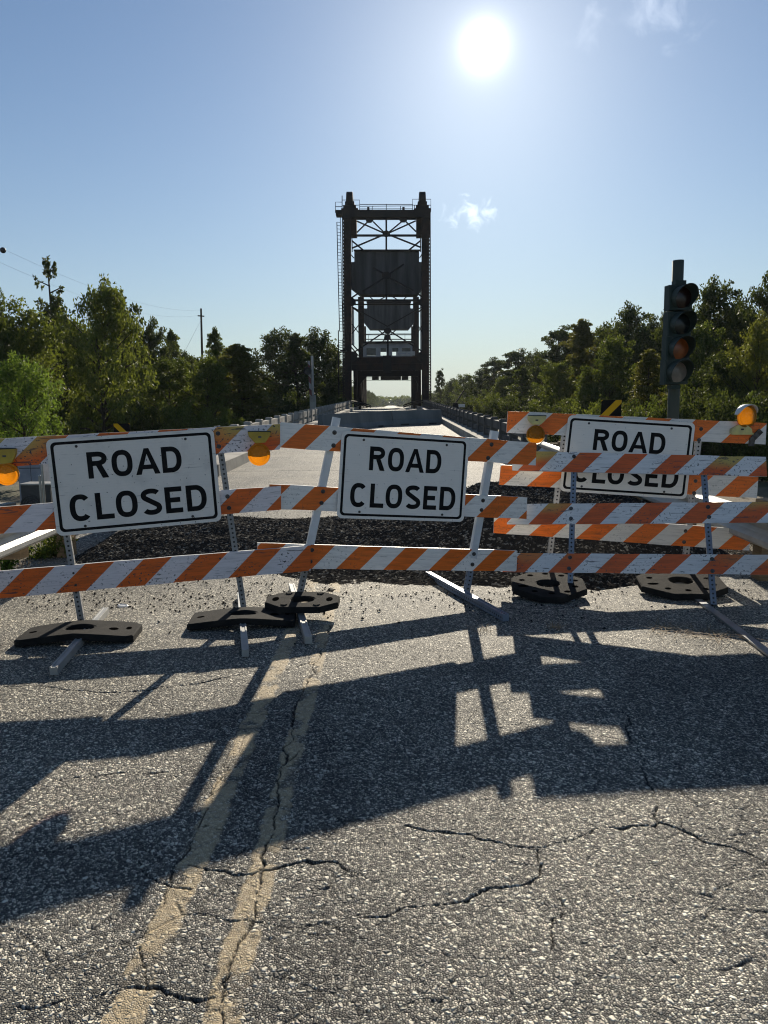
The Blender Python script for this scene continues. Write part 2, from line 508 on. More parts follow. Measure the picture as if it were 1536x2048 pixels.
def board_mat(name, period, u0, H, L, wear, fade, orange, white, seed):
    """slanting orange and white stripes with scuffs; u along the board, v up it (metres)"""
    m, t, b, _ = new_mat(name)
    uv = N(t, 'ShaderNodeUVMap')
    sp = N(t, 'ShaderNodeSeparateXYZ')
    t.links.new(uv.outputs[0], sp.inputs[0])
    u, v = sp.outputs[0], sp.outputs[1]
    k = math_node(t, 'FRACT', math_node(t, 'DIVIDE', math_node(t, 'SUBTRACT', math_node(t, 'SUBTRACT', u, v), u0 - H), period))
    isor = math_node(t, 'LESS_THAN', k, 0.5)
    sh = N(t, 'ShaderNodeVectorMath', operation='ADD')
    t.links.new(uv.outputs[0], sh.inputs[0])
    sh.inputs[1].default_value = (seed * 3.17, seed * 1.31, 0)
    uvs = sh.outputs[0]
    mp = N(t, 'ShaderNodeMapping')
    mp.inputs['Scale'].default_value = (1, 7, 1)
    t.links.new(uvs, mp.inputs[0])
    streak = noise(t, 5, 5, 0.6, mp.outputs[0])
    orc = mixc(t, smooth(t, streak, 0.35, 0.7), orange, tuple(x * 0.72 for x in orange))
    whc = mixc(t, smooth(t, streak, 0.4, 0.75), white, tuple(x * 0.80 for x in white))
    if fade:
        fm = math_node(t, 'ADD', math_node(t, 'DIVIDE', v, H), math_node(t, 'MULTIPLY', math_node(t, 'SUBTRACT', noise(t, 2.4, 3, 0.5, uvs), 0.5), 1.1))
        ends = smooth(t, math_node(t, 'ABSOLUTE', math_node(t, 'SUBTRACT', math_node(t, 'DIVIDE', u, L), 0.5)), 0.18, 0.36)
        fm = math_node(t, 'MULTIPLY', smooth(t, fm, 0.35, 0.95), math_node(t, 'MULTIPLY', ends, fade))
        orc = mixc(t, fm, orc, (0.50, 0.36, 0.09))
    lnf = math_node(t, 'FRACT', math_node(t, 'DIVIDE', v, 0.020))
    line = smooth(t, lnf, 0.75, 0.95, 0.0, 0.14)
    c = mixc(t, isor, whc, orc)
    c = mixc(t, line, c, mixc(t, 1.0, c, (0.6, 0.6, 0.6), 'MULTIPLY'))
    patch = smooth(t, noise(t, 3.2, 2, 0.5, uvs), 0.44, 0.60)
    vo = noise(t, 48, 2, 0.55, uvs)
    spots = math_node(t, 'MULTIPLY', smooth(t, vo, 0.60, 0.64), patch)
    mp2 = N(t, 'ShaderNodeMapping')
    mp2.inputs['Scale'].default_value = (2.2, 26, 1)
    mp2.inputs['Rotation'].default_value = (0, 0, 0.25)
    t.links.new(uvs, mp2.inputs[0])
    scr = smooth(t, noise(t, 2.2, 5, 0.62, mp2.outputs[0], 0.8), 0.615, 0.64)
    mk = math_node(t, 'MULTIPLY', math_node(t, 'MAXIMUM', spots, math_node(t, 'MULTIPLY', scr, 0.8)), wear)
    c = mixc(t, mk, c, (0.035, 0.035, 0.045))
    t.links.new(c, b.inputs['Base Color'])
    b.inputs['Roughness'].default_value = 0.45
    return m

# ------------------------------------------------------------------ ground and road
def zroad(y):
    y = np.asarray(y, dtype=float)
    up = np.clip((y - 8.0) * 0.0158, 0, 1.17)
    dn = np.clip((200.0 - y) / 70.0, 0, 1)
    dn = dn * dn * (3 - 2 * dn)
    return np.where(y < 130, up, 1.17 * dn)
def zr(y):
    return float(zroad(y))

XL, XR = -4.0, 3.0                               # the two kerbs of the bridge approach

def grid_mesh(name, xs, ys, zf, mat, smooth_=True):
    X, Y = np.meshgrid(xs, ys)
    Z = zf(X, Y)
    nx, ny = len(xs), len(ys)
    v = np.stack([X, Y, Z], -1).reshape(-1, 3).astype(np.float32)
    i = np.arange(nx * ny).reshape(ny, nx)
    q = np.stack([i[:-1, :-1], i[:-1, 1:], i[1:, 1:], i[1:, :-1]], -1).reshape(-1, 4).astype(np.int32)
    return np_mesh(name, v, q, mat, smooth_)

def np_mesh(name, v, q, mat, smooth_=False):
    me = bpy.data.meshes.new(name)
    k = q.shape[1]
    me.vertices.add(len(v))
    me.vertices.foreach_set('co', np.ascontiguousarray(v, dtype=np.float32).ravel())
    me.loops.add(q.size)
    me.loops.foreach_set('vertex_index', np.ascontiguousarray(q, dtype=np.int32).ravel())
    me.polygons.add(len(q))
    me.polygons.foreach_set('loop_start', np.arange(0, q.size, k, dtype=np.int32))
    me.polygons.foreach_set('loop_total', np.full(len(q), k, dtype=np.int32))
    me.polygons.foreach_set('use_smooth', np.full(len(q), smooth_, dtype=bool))
    me.update(calc_edges=True)
    for m in (mat if isinstance(mat, (list, tuple)) else [mat]):
        me.materials.append(m)
    return me

def link(name, me, parent=None):
    o = bpy.data.objects.new(name, me)
    C.objects.link(o)
    if parent:
        o.parent = parent
    return o

def gz(x, y):
    x, y = np.asarray(x, float), np.asarray(y, float)
    e = np.clip((26 - y) / 9.0, 0, 1) + np.clip((y - 175) / 20, 0, 1)
    a = np.clip((np.abs(x + 0.3) - 4.6) / 4.0, 0, 1)
    a = a * a * (3 - 2 * a)
    top = -0.07 * np.ones_like(x)
    und = 0.05 * np.sin(x * 0.9 + y * 0.3) + 0.04 * np.sin(y * 0.8 - x * 0.4)
    z = top * (1 - a) + (-1.2 + und) * a
    return e * z + (1 - e) * (-1.3 + und)

m, t, b, _ = new_mat('dirt_and_grass')
co = objco(t)
f1 = smooth(t, noise(t, 0.35, 6, 0.62, co), 0.40, 0.62)
f2 = smooth(t, noise(t, 6, 6, 0.65, co), 0.35, 0.7)
c = mixc(t, f1, (0.075, 0.082, 0.032), (0.17, 0.135, 0.085))
c = mixc(t, math_node(t, 'MULTIPLY', f2, 0.6), c, (0.06, 0.05, 0.034))
t.links.new(c, b.inputs['Base Color'])
b.inputs['Roughness'].default_value = 0.95
bump(t, b, noise(t, 25, 6, 0.7, co), 0.7, 0.04)
M['ground'] = m
xs = np.concatenate([np.array([-4000, -1500, -600, -250, -120]), np.arange(-60, 61, 1.0), np.array([120, 250, 600, 1500, 4000])])
ys = np.concatenate([np.array([-300, -80, -30]), np.arange(-10, 40, 1.0), np.arange(40, 240, 4.0), np.array([260, 320, 420, 600, 900, 1500, 2500, 5000, 9000])])
tag(link('ground', grid_mesh('ground', xs, ys, gz, M['ground'])), kind='structure')

# chip-seal surface: the near part carries real stones, cracks and worn paint in its mesh
RNG = np.random.default_rng(7)
_T = RNG.random((256, 256, 4))
def worley(x, y, cell, seed=0):
    u, v = x / cell + seed * 17.3, y / cell + seed * 5.9
    iu, iv = np.floor(u).astype(int), np.floor(v).astype(int)
    d1 = np.full(x.shape, 9.0)
    d2 = np.full(x.shape, 9.0)
    h = np.zeros(x.shape)
    g = np.zeros(x.shape)
    for a in (-1, 0, 1):
        for c_ in (-1, 0, 1):
            r = _T[(iu + a + seed * 31) & 255, (iv + c_ + ((iu + a) >> 8) * 57 + seed * 77) & 255]
            dx, dy = iu + a + r[..., 0] - u, iv + c_ + r[..., 1] - v
            d = np.sqrt(dx * dx + dy * dy)
            nb = d < d1
            d2 = np.where(nb, d1, np.minimum(d2, d))
            h = np.where(nb, r[..., 2], h)
            g = np.where(nb, r[..., 3], g)
            d1 = np.where(nb, d, d1)
    return d1, d2, h, g

def vnoise(x, y, cell, seed=0):
    u, v = x / cell + seed * 13.7, y / cell + seed * 7.3
    iu, iv = np.floor(u).astype(int), np.floor(v).astype(int)
    fu, fv = u - iu, v - iv
    fu, fv = fu * fu * (3 - 2 * fu), fv * fv * (3 - 2 * fv)
    k = seed % 4
    a = _T[iu & 255, iv & 255, k] * (1 - fu) + _T[(iu + 1) & 255, iv & 255, k] * fu
    c_ = _T[iu & 255, (iv + 1) & 255, k] * (1 - fu) + _T[(iu + 1) & 255, (iv + 1) & 255, k] * fu
    return a * (1 - fv) + c_ * fv

def fbm(x, y, cell, seed=0, n=4):
    s, a, tot = 0, 1.0, 0
    for i in range(n):
        s = s + a * vnoise(x, y, cell / 2 ** i, seed + i)
        tot += a
        a *= 0.5
    return s / tot

CRACKS = [  # measured on the photograph, in its pixels; width in metres
    ([(0, 1377), (60, 1370), (110, 1375), (210, 1386), (320, 1377), (415, 1365), (500, 1342), (550, 1345), (630, 1322)], .010),
    ([(-40, 1590), (60, 1572), (165, 1550), (320, 1545), (430, 1535), (565, 1527), (600, 1500)], .007),
    ([(662, 1250), (648, 1290), (640, 1310), (612, 1365), (600, 1400), (588, 1460), (575, 1500), (560, 1560), (555, 1600), (540, 1660), (533, 1690), (525, 1720), (520, 1745), (513, 1790), (490, 1860), (462, 1900), (450, 1950), (440, 2010), (444, 2060)], .011),
    ([(470, 1500), (445, 1560), (420, 1605), (398, 1640), (370, 1700), (358, 1730), (352, 1770), (300, 1830), (285, 1880), (280, 1940), (292, 1975)], .006),
    ([(40, 2018), (150, 2010), (215, 1995), (285, 1975), (320, 1968), (350, 1985), (400, 2010), (450, 1995)], .009),
    ([(520, 1742), (545, 1738), (600, 1720), (640, 1725), (680, 1727), (725, 1748)], .010),
    ([(800, 1650), (900, 1662), (980, 1680), (1060, 1697), (1130, 1690), (1190, 1665), (1260, 1660), (1310, 1655), (1322, 1645), (1308, 1600), (1300, 1550), (1262, 1470), (1250, 1420)], .012),
    ([(1322, 1645), (1390, 1675), (1460, 1700), (1510, 1715), (1570, 1745)], .010),
    ([(690, 1835), (820, 1818), (930, 1800), (980, 1780), (1060, 1768), (1082, 1740), (1075, 1700)], .008),
    ([(1116, 1800), (1100, 1870), (1090, 1895)], .005),
    ([(385, 1725), (420, 1740), (470, 1745), (520, 1742)], .006),
    ([(280, 1725), (330, 1765), (390, 1775)], .005),
    ([(560, 1290), (600, 1298), (650, 1290), (700, 1282), (800, 1270)], .006),
    ([(300, 1428), (420, 1428), (520, 1425), (600, 1432)], .005),
    ([(380, 1655), (420, 1652), (470, 1664)], .004),
    ([(540, 1690), (590, 1695), (620, 1690)], .004),
]
LINES = [((250, 2048), (573, 1290), 0.125, (0, 1.2)), ((447, 2048), (641, 1290), 0.115, (0, 1.2))]

def axis(a, b_, step):
    return np.arange(a, b_ - step * 0.5, step)
NX = np.concatenate([axis(-4.0, -1.7, 0.009), axis(-1.7, 1.75, 0.0052), axis(1.75, 3.95, 0.009), [3.95]])
NY = np.concatenate([axis(1.25, 3.0, 0.0052), axis(3.0, 4.6, 0.008), axis(4.6, 8.0, 0.012), [8.0]])
X, Y = np.meshgrid(NX, NY)
wx_, wy_ = X + 0.005 * (vnoise(X, Y, .018, 3) - .5), Y + 0.005 * (vnoise(X, Y, .018, 2) - .5)
d1, d2, h1, g1 = worley(wx_, wy_, 0.0125, 1)
m1, m2, h2, g2 = worley(wx_, wy_, 0.0215, 2)
worn = fbm(X, Y, 0.9, 1)
s1 = np.clip((d2 - d1 - 0.06) / 0.26, 0, 1)
s2 = np.clip((m2 - m1 - 0.10) / 0.22, 0, 1) * (h2 > 0.60)
hgt = s1 * (0.0003 + 0.0020 * h1 ** 1.3) * (0.6 + 0.8 * worn)
hgt = np.maximum(hgt, s2 * (0.0006 + 0.0030 * g2)) + 0.004 * (fbm(X, Y, 0.045, 61, 2) - .5)
tone = 0.12 + 0.80 * (h1 * g1) ** 1.1 + 0.14 * g1
tone = np.where(h1 < 0.30, tone * 0.30, tone)
tone = np.where(s1 < 0.5, 0.015 + 0.05 * worn, tone)
t2 = 0.30 + 0.62 * (np.modf(h2 * 37.0)[0]) ** 1.4
tone = np.where(s2 > 0.5, t2, np.where((h2 > .60) & (m2 - m1 < .16) & (s2 > 0), 0.02, tone))
tone = np.clip(0.47 + 1.1 * (fbm(X, Y, 1.3, 2, 5) - .5) + 0.5 * (fbm(X, Y, 0.30, 71, 3) - .5), 0.02, 1)
# fine dust between the barricade feet, where the surface looks paler
dust = np.clip((Y - 4.6) / 1.8, 0, 1)
tone = tone * (1 - 0.22 * dust) + 0.11 * dust
hgt = hgt * (1 - 0.25 * dust)
paint = np.zeros_like(X)
for (p0, p1, wd, _) in LINES:
    a, b_ = G(*p0), G(*p1)
    tt = (Y - a.y) / (b_.y - a.y)
    cx_ = a.x + (b_.x - a.x) * tt
    wob = 0.022 * (fbm(X, Y, 0.16, 5) - 0.5) + 0.02 * (vnoise(X, Y, 0.035, 6) - 0.5)
    dd = np.abs(X - cx_ + 0.03 * (fbm(X * 0, Y, 0.7, 9) - 0.5)) - wd / 2 + wob
    pm = np.clip(-dd / 0.012, 0, 1)
    gone = np.clip((fbm(X, Y, 0.13, 8, 4) - 0.565) * 9, 0, 1)
    pits = np.clip((vnoise(X, Y, 0.012, 2) - 0.72) * 5, 0, 1)
    paint = np.maximum(paint, pm * (1 - 0.85 * gone) * (1 - 0.5 * pits))
hgt = hgt * (1 - 0.78 * paint) + 0.0035 * paint
hgt += paint * 0.0016 * (vnoise(X, Y, 0.012, 1) - 0.5)
crack = np.zeros_like(X)
for pts, wd in CRACKS:
    g = [G(*p) for p in pts]
    for a, b_ in zip(g[:-1], g[1:]):
        x0, x1 = min(a.x, b_.x) - .08, max(a.x, b_.x) + .08
        y0, y1 = min(a.y, b_.y) - .08, max(a.y, b_.y) + .08
        i0, i1 = np.searchsorted(NX, (x0, x1))
        j0, j1 = np.searchsorted(NY, (y0, y1))
        if i1 <= i0 or j1 <= j0:
            continue
        xx, yy = X[j0:j1, i0:i1], Y[j0:j1, i0:i1]
        xx = xx + 0.085 * (fbm(xx, yy, 0.11, 11, 5) - 0.5)
        yy = yy + 0.085 * (fbm(xx, yy, 0.10, 15, 5) - 0.5)
        lx, ly = b_.x - a.x, b_.y - a.y
        tt = np.clip(((xx - a.x) * lx + (yy - a.y) * ly) / (lx * lx + ly * ly + 1e-9), 0, 1)
        dd = np.hypot(xx - a.x - tt * lx, yy - a.y - tt * ly)
        w = wd * 0.40 * np.clip(vnoise(xx, yy, 0.13, 4) * 2.2 - 0.25, 0.42, 1.5)
        crack[j0:j1, i0:i1] = np.maximum(crack[j0:j1, i0:i1], np.clip(1.35 - dd / w, 0, 1))
# hairline network
k1, k2, kh, kg = worley(X + 0.12 * fbm(X, Y, 0.25, 21), Y + 0.12 * fbm(X, Y, 0.25, 25), 0.62, 5)
net = np.clip(1 - (k2 - k1) / 0.010, 0, 1) * np.clip((fbm(X, Y, 0.8, 31) - 0.50) * 14, 0, 1)
k1, k2, kh, kg = worley(X + 0.10 * fbm(X, Y, 0.16, 81, 5), Y + 0.10 * fbm(X, Y, 0.16, 85, 5), 0.24, 7)
fine = np.clip(1 - (k2 - k1) / 0.022, 0, 1) * np.clip((fbm(X, Y, 0.55, 91) - 0.57) * 14, 0, 1)
near_line = np.clip(1.6 - np.abs(X + 0.36) / 0.35, 0, 1) * np.clip(1 - (k2 - k1) / 0.030, 0, 1) * np.clip((fbm(X, Y, 0.4, 95) - 0.46) * 9, 0, 1)
crack = np.maximum(crack, 0.7 * net)
crack = np.maximum(crack, 0.55 * np.maximum(fine, near_line))
hgt = hgt - 0.011 * crack
hgt += 0.010 * (fbm(X, Y, 1.1, 41) - 0.5)
NZ = hgt - 0.003
surf = np.stack([tone, paint, crack, np.ones_like(X)], -1).reshape(-1, 4).astype(np.float32)

m, t, b, _ = new_mat('chip_seal_asphalt')
at = N(t, 'ShaderNodeAttribute', attribute_name='surf')
sp = N(t, 'ShaderNodeSeparateColor')
t.links.new(at.outputs['Color'], sp.inputs[0])
def aggregate(t, co, scale, big_share):
    """stones bedded in bitumen, its dark gaps doubling as painted shadow: colour, and a height for the bump"""
    dn = N(t, 'ShaderNodeTexNoise')
    dn.inputs['Scale'].default_value = scale * 1.3
    dn.inputs['Detail'].default_value = 2
    t.links.new(co, dn.inputs['Vector'])
    dv = N(t, 'ShaderNodeVectorMath', operation='MULTIPLY_ADD')
    t.links.new(dn.outputs['Color'], dv.inputs[0])
    dv.inputs[1].default_value = (.55 / scale,) * 3
    t.links.new(co, dv.inputs[2])
    res = []
    for sc, gap in ((scale, .10), (scale * .55, .07)):
        a = N(t, 'ShaderNodeTexVoronoi', voronoi_dimensions='2D')
        e_ = N(t, 'ShaderNodeTexVoronoi', voronoi_dimensions='2D', feature='DISTANCE_TO_EDGE')
        for n in (a, e_):
            n.inputs['Scale'].default_value = sc
            t.links.new(dv.outputs[0], n.inputs['Vector'])
        sp_ = N(t, 'ShaderNodeSeparateColor')
        t.links.new(a.outputs['Color'], sp_.inputs[0])
        body = smooth(t, e_.outputs['Distance'], gap * .35, gap * 1.5)
        crown = smooth(t, e_.outputs['Distance'], 0.0, .34)
        res.append((sp_.outputs[0], sp_.outputs[1], sp_.outputs[2], body, crown))
    (r, g, b_, body, crown), (R_, G_, B_, Body, Crown) = res
    def rock(x, y):
        c = mixc(t, smooth(t, x, 0.05, 1.0), (0.085, 0.083, 0.078), (0.50, 0.475, 0.415))
        return mixc(t, math_node(t, 'MULTIPLY', smooth(t, y, .55, .70), .8), c, (0.060, 0.059, 0.058))
    small = mixc(t, body, (0.026, 0.026, 0.025), rock(r, g))  # gap colour: bitumen, also standing in for shadow between the stones
    large = mixc(t, Body, (0.018, 0.018, 0.018), rock(math_node(t, 'ADD', R_, .22), G_))
    isbig = math_node(t, 'LESS_THAN', B_, big_share)
    col = mixc(t, isbig, small, large)
    h1_ = math_node(t, 'MULTIPLY', crown, math_node(t, 'ADD', math_node(t, 'MULTIPLY', b_, .75), .25))
    h2_ = math_node(t, 'MULTIPLY', Crown, math_node(t, 'ADD', math_node(t, 'MULTIPLY', G_, .6), .9))
    hh = N(t, 'ShaderNodeMix', data_type='FLOAT')
    t.links.new(isbig, hh.inputs[0])
    t.links.new(h1_, hh.inputs[2])
    t.links.new(h2_, hh.inputs[3])
    return col, hh.outputs[0]
co = objco(t)
col, hh = aggregate(t, co, 116, .20)
wear = mixc(t, sp.outputs[0], (1.05, 1.035, 1.00), (2.55, 2.47, 2.28))
col = mixc(t, 1.0, col, wear, 'MULTIPLY')
pc = mixc(t, smooth(t, noise(t, 30, 4, 0.6, co), 0.3, 0.7), (0.54, 0.42, 0.25), (0.43, 0.335, 0.20))
pk = math_node(t, 'MULTIPLY', sp.outputs[1], math_node(t, 'ADD', 0.62, math_node(t, 'MULTIPLY', hh, 0.5)), None, True)
c = mixc(t, math_node(t, 'MULTIPLY', pk, 0.94), col, pc)
c = mixc(t, sp.outputs[2], c, (0.012, 0.011, 0.010))
t.links.new(c, b.inputs['Base Color'])
b.inputs['Roughness'].default_value = 0.66
b.inputs['Specular IOR Level'].default_value = 0.16
bn = N(t, 'ShaderNodeBump')
bn.inputs['Distance'].default_value = 0.0075
t.links.new(math_node(t, 'SUBTRACT', 1.0, math_node(t, 'MULTIPLY', sp.outputs[1], .6)), bn.inputs['Strength'])
t.links.new(hh, bn.inputs['Height'])
t.links.new(bn.outputs[0], b.inputs['Normal'])
M['road_near'] = m
me = grid_mesh('road', NX, NY, lambda x, y: NZ, m, True)
ca = me.color_attributes.new('surf', 'FLOAT_COLOR', 'POINT')
ca.data.foreach_set('color', surf.ravel())
tag(link('road', me), kind='structure')

# the rest of the carriageway (same aggregate, shaded instead of modelled)
m, t, b, _ = new_mat('chip_seal_far')
co = objco(t)
col, hh = aggregate(t, co, 60, .20)
c = mixc(t, smooth(t, noise(t, 1.1, 7, 0.68, co), 0.38, 0.68, 0.0, 0.75), col, (0.30, 0.275, 0.225))
c = mixc(t, smooth(t, noise(t, 13, 5, 0.7, co), 0.50, 0.72, 0.0, 0.55), c, (0.07, 0.066, 0.06))
xy_ = N(t, 'ShaderNodeSeparateXYZ')
t.links.new(co, xy_.inputs[0])
wob = math_node(t, 'MULTIPLY', math_node(t, 'SUBTRACT', noise(t, 1.7, 6, 0.65, co), .5), .9)
jt = math_node(t, 'ABSOLUTE', math_node(t, 'SUBTRACT', math_node(t, 'FRACT', math_node(t, 'DIVIDE', math_node(t, 'ADD', math_node(t, 'ADD', xy_.outputs[1], wob), 1.6), 7.9)), .5))
c = mixc(t, smooth(t, jt, 0.004, 0.010, 0.85, 0.0), c, (0.02, 0.02, 0.02))       # old joints that cracked through
tr_ = math_node(t, 'ABSOLUTE', math_node(t, 'SUBTRACT', math_node(t, 'ABSOLUTE', math_node(t, 'SUBTRACT', math_node(t, 'ABSOLUTE', math_node(t, 'ADD', xy_.outputs[0], .5)), 1.75)), .85))
c = mixc(t, math_node(t, 'MULTIPLY', smooth(t, tr_, 0.05, 0.42, 0.45, 0.0), smooth(t, noise(t, 0.5, 4, 0.6, co), .35, .65)), c, (0.11, 0.105, 0.095))   # wheel tracks
t.links.new(c, b.inputs['Base Color'])
b.inputs['Roughness'].default_value = 0.75
b.inputs['Specular IOR Level'].default_value = 0.18
bn = N(t, 'ShaderNodeBump')
bn.inputs['Distance'].default_value = 0.006
t.links.new(hh, bn.inputs['Height'])
t.links.new(bn.outputs[0], b.inputs['Normal'])
M['road_far'] = m
def road_strip(name, x0, x1, ys, dz):
    mb = MB()
    for a, b_ in zip(ys[:-1], ys[1:]):
        mb.face([(x0, a, zr(a) + dz), (x1, a, zr(a) + dz), (x1, b_, zr(b_) + dz), (x0, b_, zr(b_) + dz)])
    o = mb.build(name, M['road_far'], fix=False)
    tag(o, kind='structure')
    return o
road_strip('road', -4.6, 4.6, [-40, 1.26], -0.008)
road_strip('road', -4.6, -3.99, [1.262, 7.99], -0.008)
road_strip('road', 3.94, 4.6, [1.262, 7.99], -0.008)
road_strip('road', -4.3, 3.9, [7.995, 12, 16.99], -0.006)
YS = [17, 22, 28, 36, 50, 66, 80, 84, 88, 110, 130] + list(range(136, 205, 6)) + [260, 400, 800, 1600, 3000]
road_strip('road', XL - 0.02, XR + 0.02, YS, -0.006)
# deck slab under the approach and the span
mb = MB()
for a, b_ in zip(YS[:18], YS[1:19]):
    if a >= 196: break
    p = []
    for (x, dz) in ((-5.0, -0.02), (4.0, -0.02), (4.0, -0.75), (-5.0, -0.75)):
        p.append(((x, a, zr(a) + dz), (x, b_, zr(b_) + dz)))
    for k in range(4):
        q, r_ = p[k], p[(k + 1) % 4]
        if k == 0:
            continue
        mb.face([q[0], q[1], r_[1], r_[0]])
tag(mb.build('bridge_deck', M['concrete_dark']), kind='structure')

# kerbs of the approach
def kerb(x0, x1):
    mb = MB()
    ys_ = YS[:9]
    for a, b_ in zip(ys_[:-1], ys_[1:]):
        za, zb = zr(a), zr(b_)
        vs = [(x, y, z + dz) for (y, z) in ((a, za), (b_, zb)) for (x, dz) in ((x0, -0.03), (x1, -0.03), (x1, 0.27), (x0, 0.27))]
        fs = [(0, 4, 5, 1), (1, 5, 6, 2), (2, 6, 7, 3), (3, 7, 4, 0)]
        if a == ys_[0]: fs.append((0, 1, 2, 3))
        mb.mesh(vs, fs)
    o = mb.build('kerb', M['concrete'])
    tag(o, kind='structure')
kerb(-4.75, XL)
kerb(XR, 3.78)

# ------------------------------------------------------------------ the heap of old asphalt
def hump(x, y):
    x, y = np.asarray(x, float), np.asarray(y, float)
    fr = 6.75 + 0.7 * (fbm(x, y, 0.45, 44, 4) - 0.5) + 0.9 * np.clip((-0.6 - x) / 1.2, 0, 1) + 0.15 * np.sin(x * 2.1) + 0.5 * np.clip((x - 2.0) / 1.0, 0, 1)
    bk = 11.6 + 1.9 * np.clip((x + 0.2) / 1.6, 0, 1) + 0.25 * np.sin(x * 1.7 + 1)
    top = 0.13 + 0.30 * np.clip((x + 0.4) / 1.8, 0, 1)
    a = np.clip((y - fr) / 2.2, 0, 1)
    c_ = np.clip((bk - y) / 1.9, 0, 1)
    s = np.clip((x + 3.9) / 0.7, 0, 1) * np.clip((4.0 - x) / 0.8, 0, 1)
    w = a * c_ * s
    return top * w * w * (3 - 2 * w)
MX = axis(-4.2, 4.25, 0.019)
MY = np.concatenate([axis(6.3, 9.0, 0.019), axis(9.0, 14.5, 0.034)])
X, Y = np.meshgrid(MX, MY)
hz = hump(X, Y)
rag = fbm(X, Y, 0.5, 51, 5)
hz = hz * (0.75 + 0.5 * rag) + 0.05 * (rag - 0.5) * np.clip(hz / 0.05, 0, 1)
w1, w2, wh, wg = worley(X, Y, 0.040, 9)
lump = np.clip((w2 - w1) / 0.35, 0, 1) * (0.3 + wh)
near = np.clip(hz / 0.03, 0, 1)
Z = zroad(Y) + hz + near * lump * 0.017 - 0.02 * (1 - np.clip(hz / 0.012 - 0.2, 0, 1))
m, t, b, _ = new_mat('crushed_asphalt')
co = objco(t)
vo = N(t, 'ShaderNodeTexVoronoi')
vo.inputs['Scale'].default_value = 36
t.links.new(co, vo.inputs['Vector'])
sc_ = N(t, 'ShaderNodeSeparateColor')
t.links.new(vo.outputs['Color'], sc_.inputs[0])
c = mixc(t, smooth(t, sc_.outputs[0], 0.78, 0.98), (0.030, 0.029, 0.0275), (0.22, 0.21, 0.185))
c = mixc(t, smooth(t, noise(t, 1.1, 5, 0.6, co), 0.48, 0.72, 0, 0.6), c, (0.050, 0.046, 0.040))
t.links.new(c, b.inputs['Base Color'])
b.inputs['Roughness'].default_value = 1.0
b.inputs['Specular IOR Level'].default_value = 0.0
bump(t, b, math_node(t, 'SUBTRACT', 1.0, vo.outputs['Distance']), 0.8, 0.012)
M['millings'] = m
me = grid_mesh('asphalt_heap', MX, MY, lambda x, y: Z, m, False)
heap = link('asphalt_heap', me)
# loose lumps on it and scattered in front of it
rng = np.random.default_rng(5)
def lumps(n, xy, s0, s1, zfun, mat, name):
    base = np.array([(1, 0, 0), (-1, 0, 0), (0, 1, 0), (0, -1, 0), (0, 0, 1), (0, 0, -1)], float)
    f = np.array([(0, 2, 4), (2, 1, 4), (1, 3, 4), (3, 0, 4), (2, 0, 5), (1, 2, 5), (3, 1, 5), (0, 3, 5)])
    P_ = xy
    sz = s0 + (s1 - s0) * rng.random(len(P_)) ** 2.5
    v = base[None] * (0.55 + 0.6 * rng.random((len(P_), 6, 1))) * sz[:, None, None]
    an = rng.random(len(P_)) * 6.28
    c_, s_ = np.cos(an)[:, None], np.sin(an)[:, None]
    v = np.stack([v[..., 0] * c_ - v[..., 1] * s_, v[..., 0] * s_ + v[..., 1] * c_, v[..., 2] * 0.7 + 0.2 * v[..., 0]], -1)
    z = zfun(P_[:, 0], P_[:, 1])
    v += np.stack([P_[:, 0], P_[:, 1], z + sz * 0.35], -1)[:, None]
    q = (f[None] + 6 * np.arange(len(P_))[:, None, None]).reshape(-1, 3)
    return np_mesh(name, v.reshape(-1, 3), q, mat)
n = 16000
xy = np.stack([rng.uniform(-4, 4.1, n), rng.uniform(6.5, 13.6, n)], -1)
hh = hump(xy[:, 0], xy[:, 1])
xy = xy[(hh > 0.012) | (rng.random(n) < 0.10)]
me1 = lumps(n, xy, 0.004, 0.017, lambda x, y: hump(x, y) + zroad(y) + 0.01 * (hump(x, y) > 0.012), m, 'loose_rubble')
tag(heap, 'dark heap of crushed old asphalt dumped across the road behind the barricades', 'rubble heap', kind='stuff')
o = tag(link('loose_rubble', me1, heap), kind='stuff')
n = 950
yy = 6.9 - np.abs(rng.normal(0, 0.55, n)) - 0.1
xx = rng.uniform(-3.6, 3.6, n)
keep = rng.random(n) < np.where(np.abs(xx - 0.3) < 1.6, 1.0, 0.55)
xy2 = np.stack([xx, yy], -1)[keep]
xy3 = np.stack([rng.uniform(-3.4, -0.6, 700), rng.uniform(6.2, 7.8, 700)], -1)
me2 = lumps(0, np.concatenate([xy2, xy3]), 0.004, 0.018, lambda x, y: x * 0, m, 'loose_gravel')
tag(link('loose_gravel', me2), 'dark loose asphalt crumbs scattered on the road in front of the heap', 'gravel', kind='stuff')

# ------------------------------------------------------------------ barricades
class Plane:
    def __init__(s, a, b_, lean=0.0):
        s.o = Vector((a.x, a.y, 0))
        s.d = Vector((b_.x - a.x, b_.y - a.y, 0)).normalized()
        s.n = Vector((s.d.y, -s.d.x, lean)).normalized()   # towards the camera; lean: leaning back
    def at(s, px, py, off=0.0):
        r = ray(px, py)
        k = (s.o + s.n * off - CAM).dot(s.n) / r.dot(s.n)
        return CAM + r * k

def bil(c4, u, v):
    """c4 = TL, TR, BR, BL"""
    tl, tr, br, bl = c4
    return (bl * (1 - u) + br * u) * (1 - v) + (tl * (1 - u) + tr * u) * v

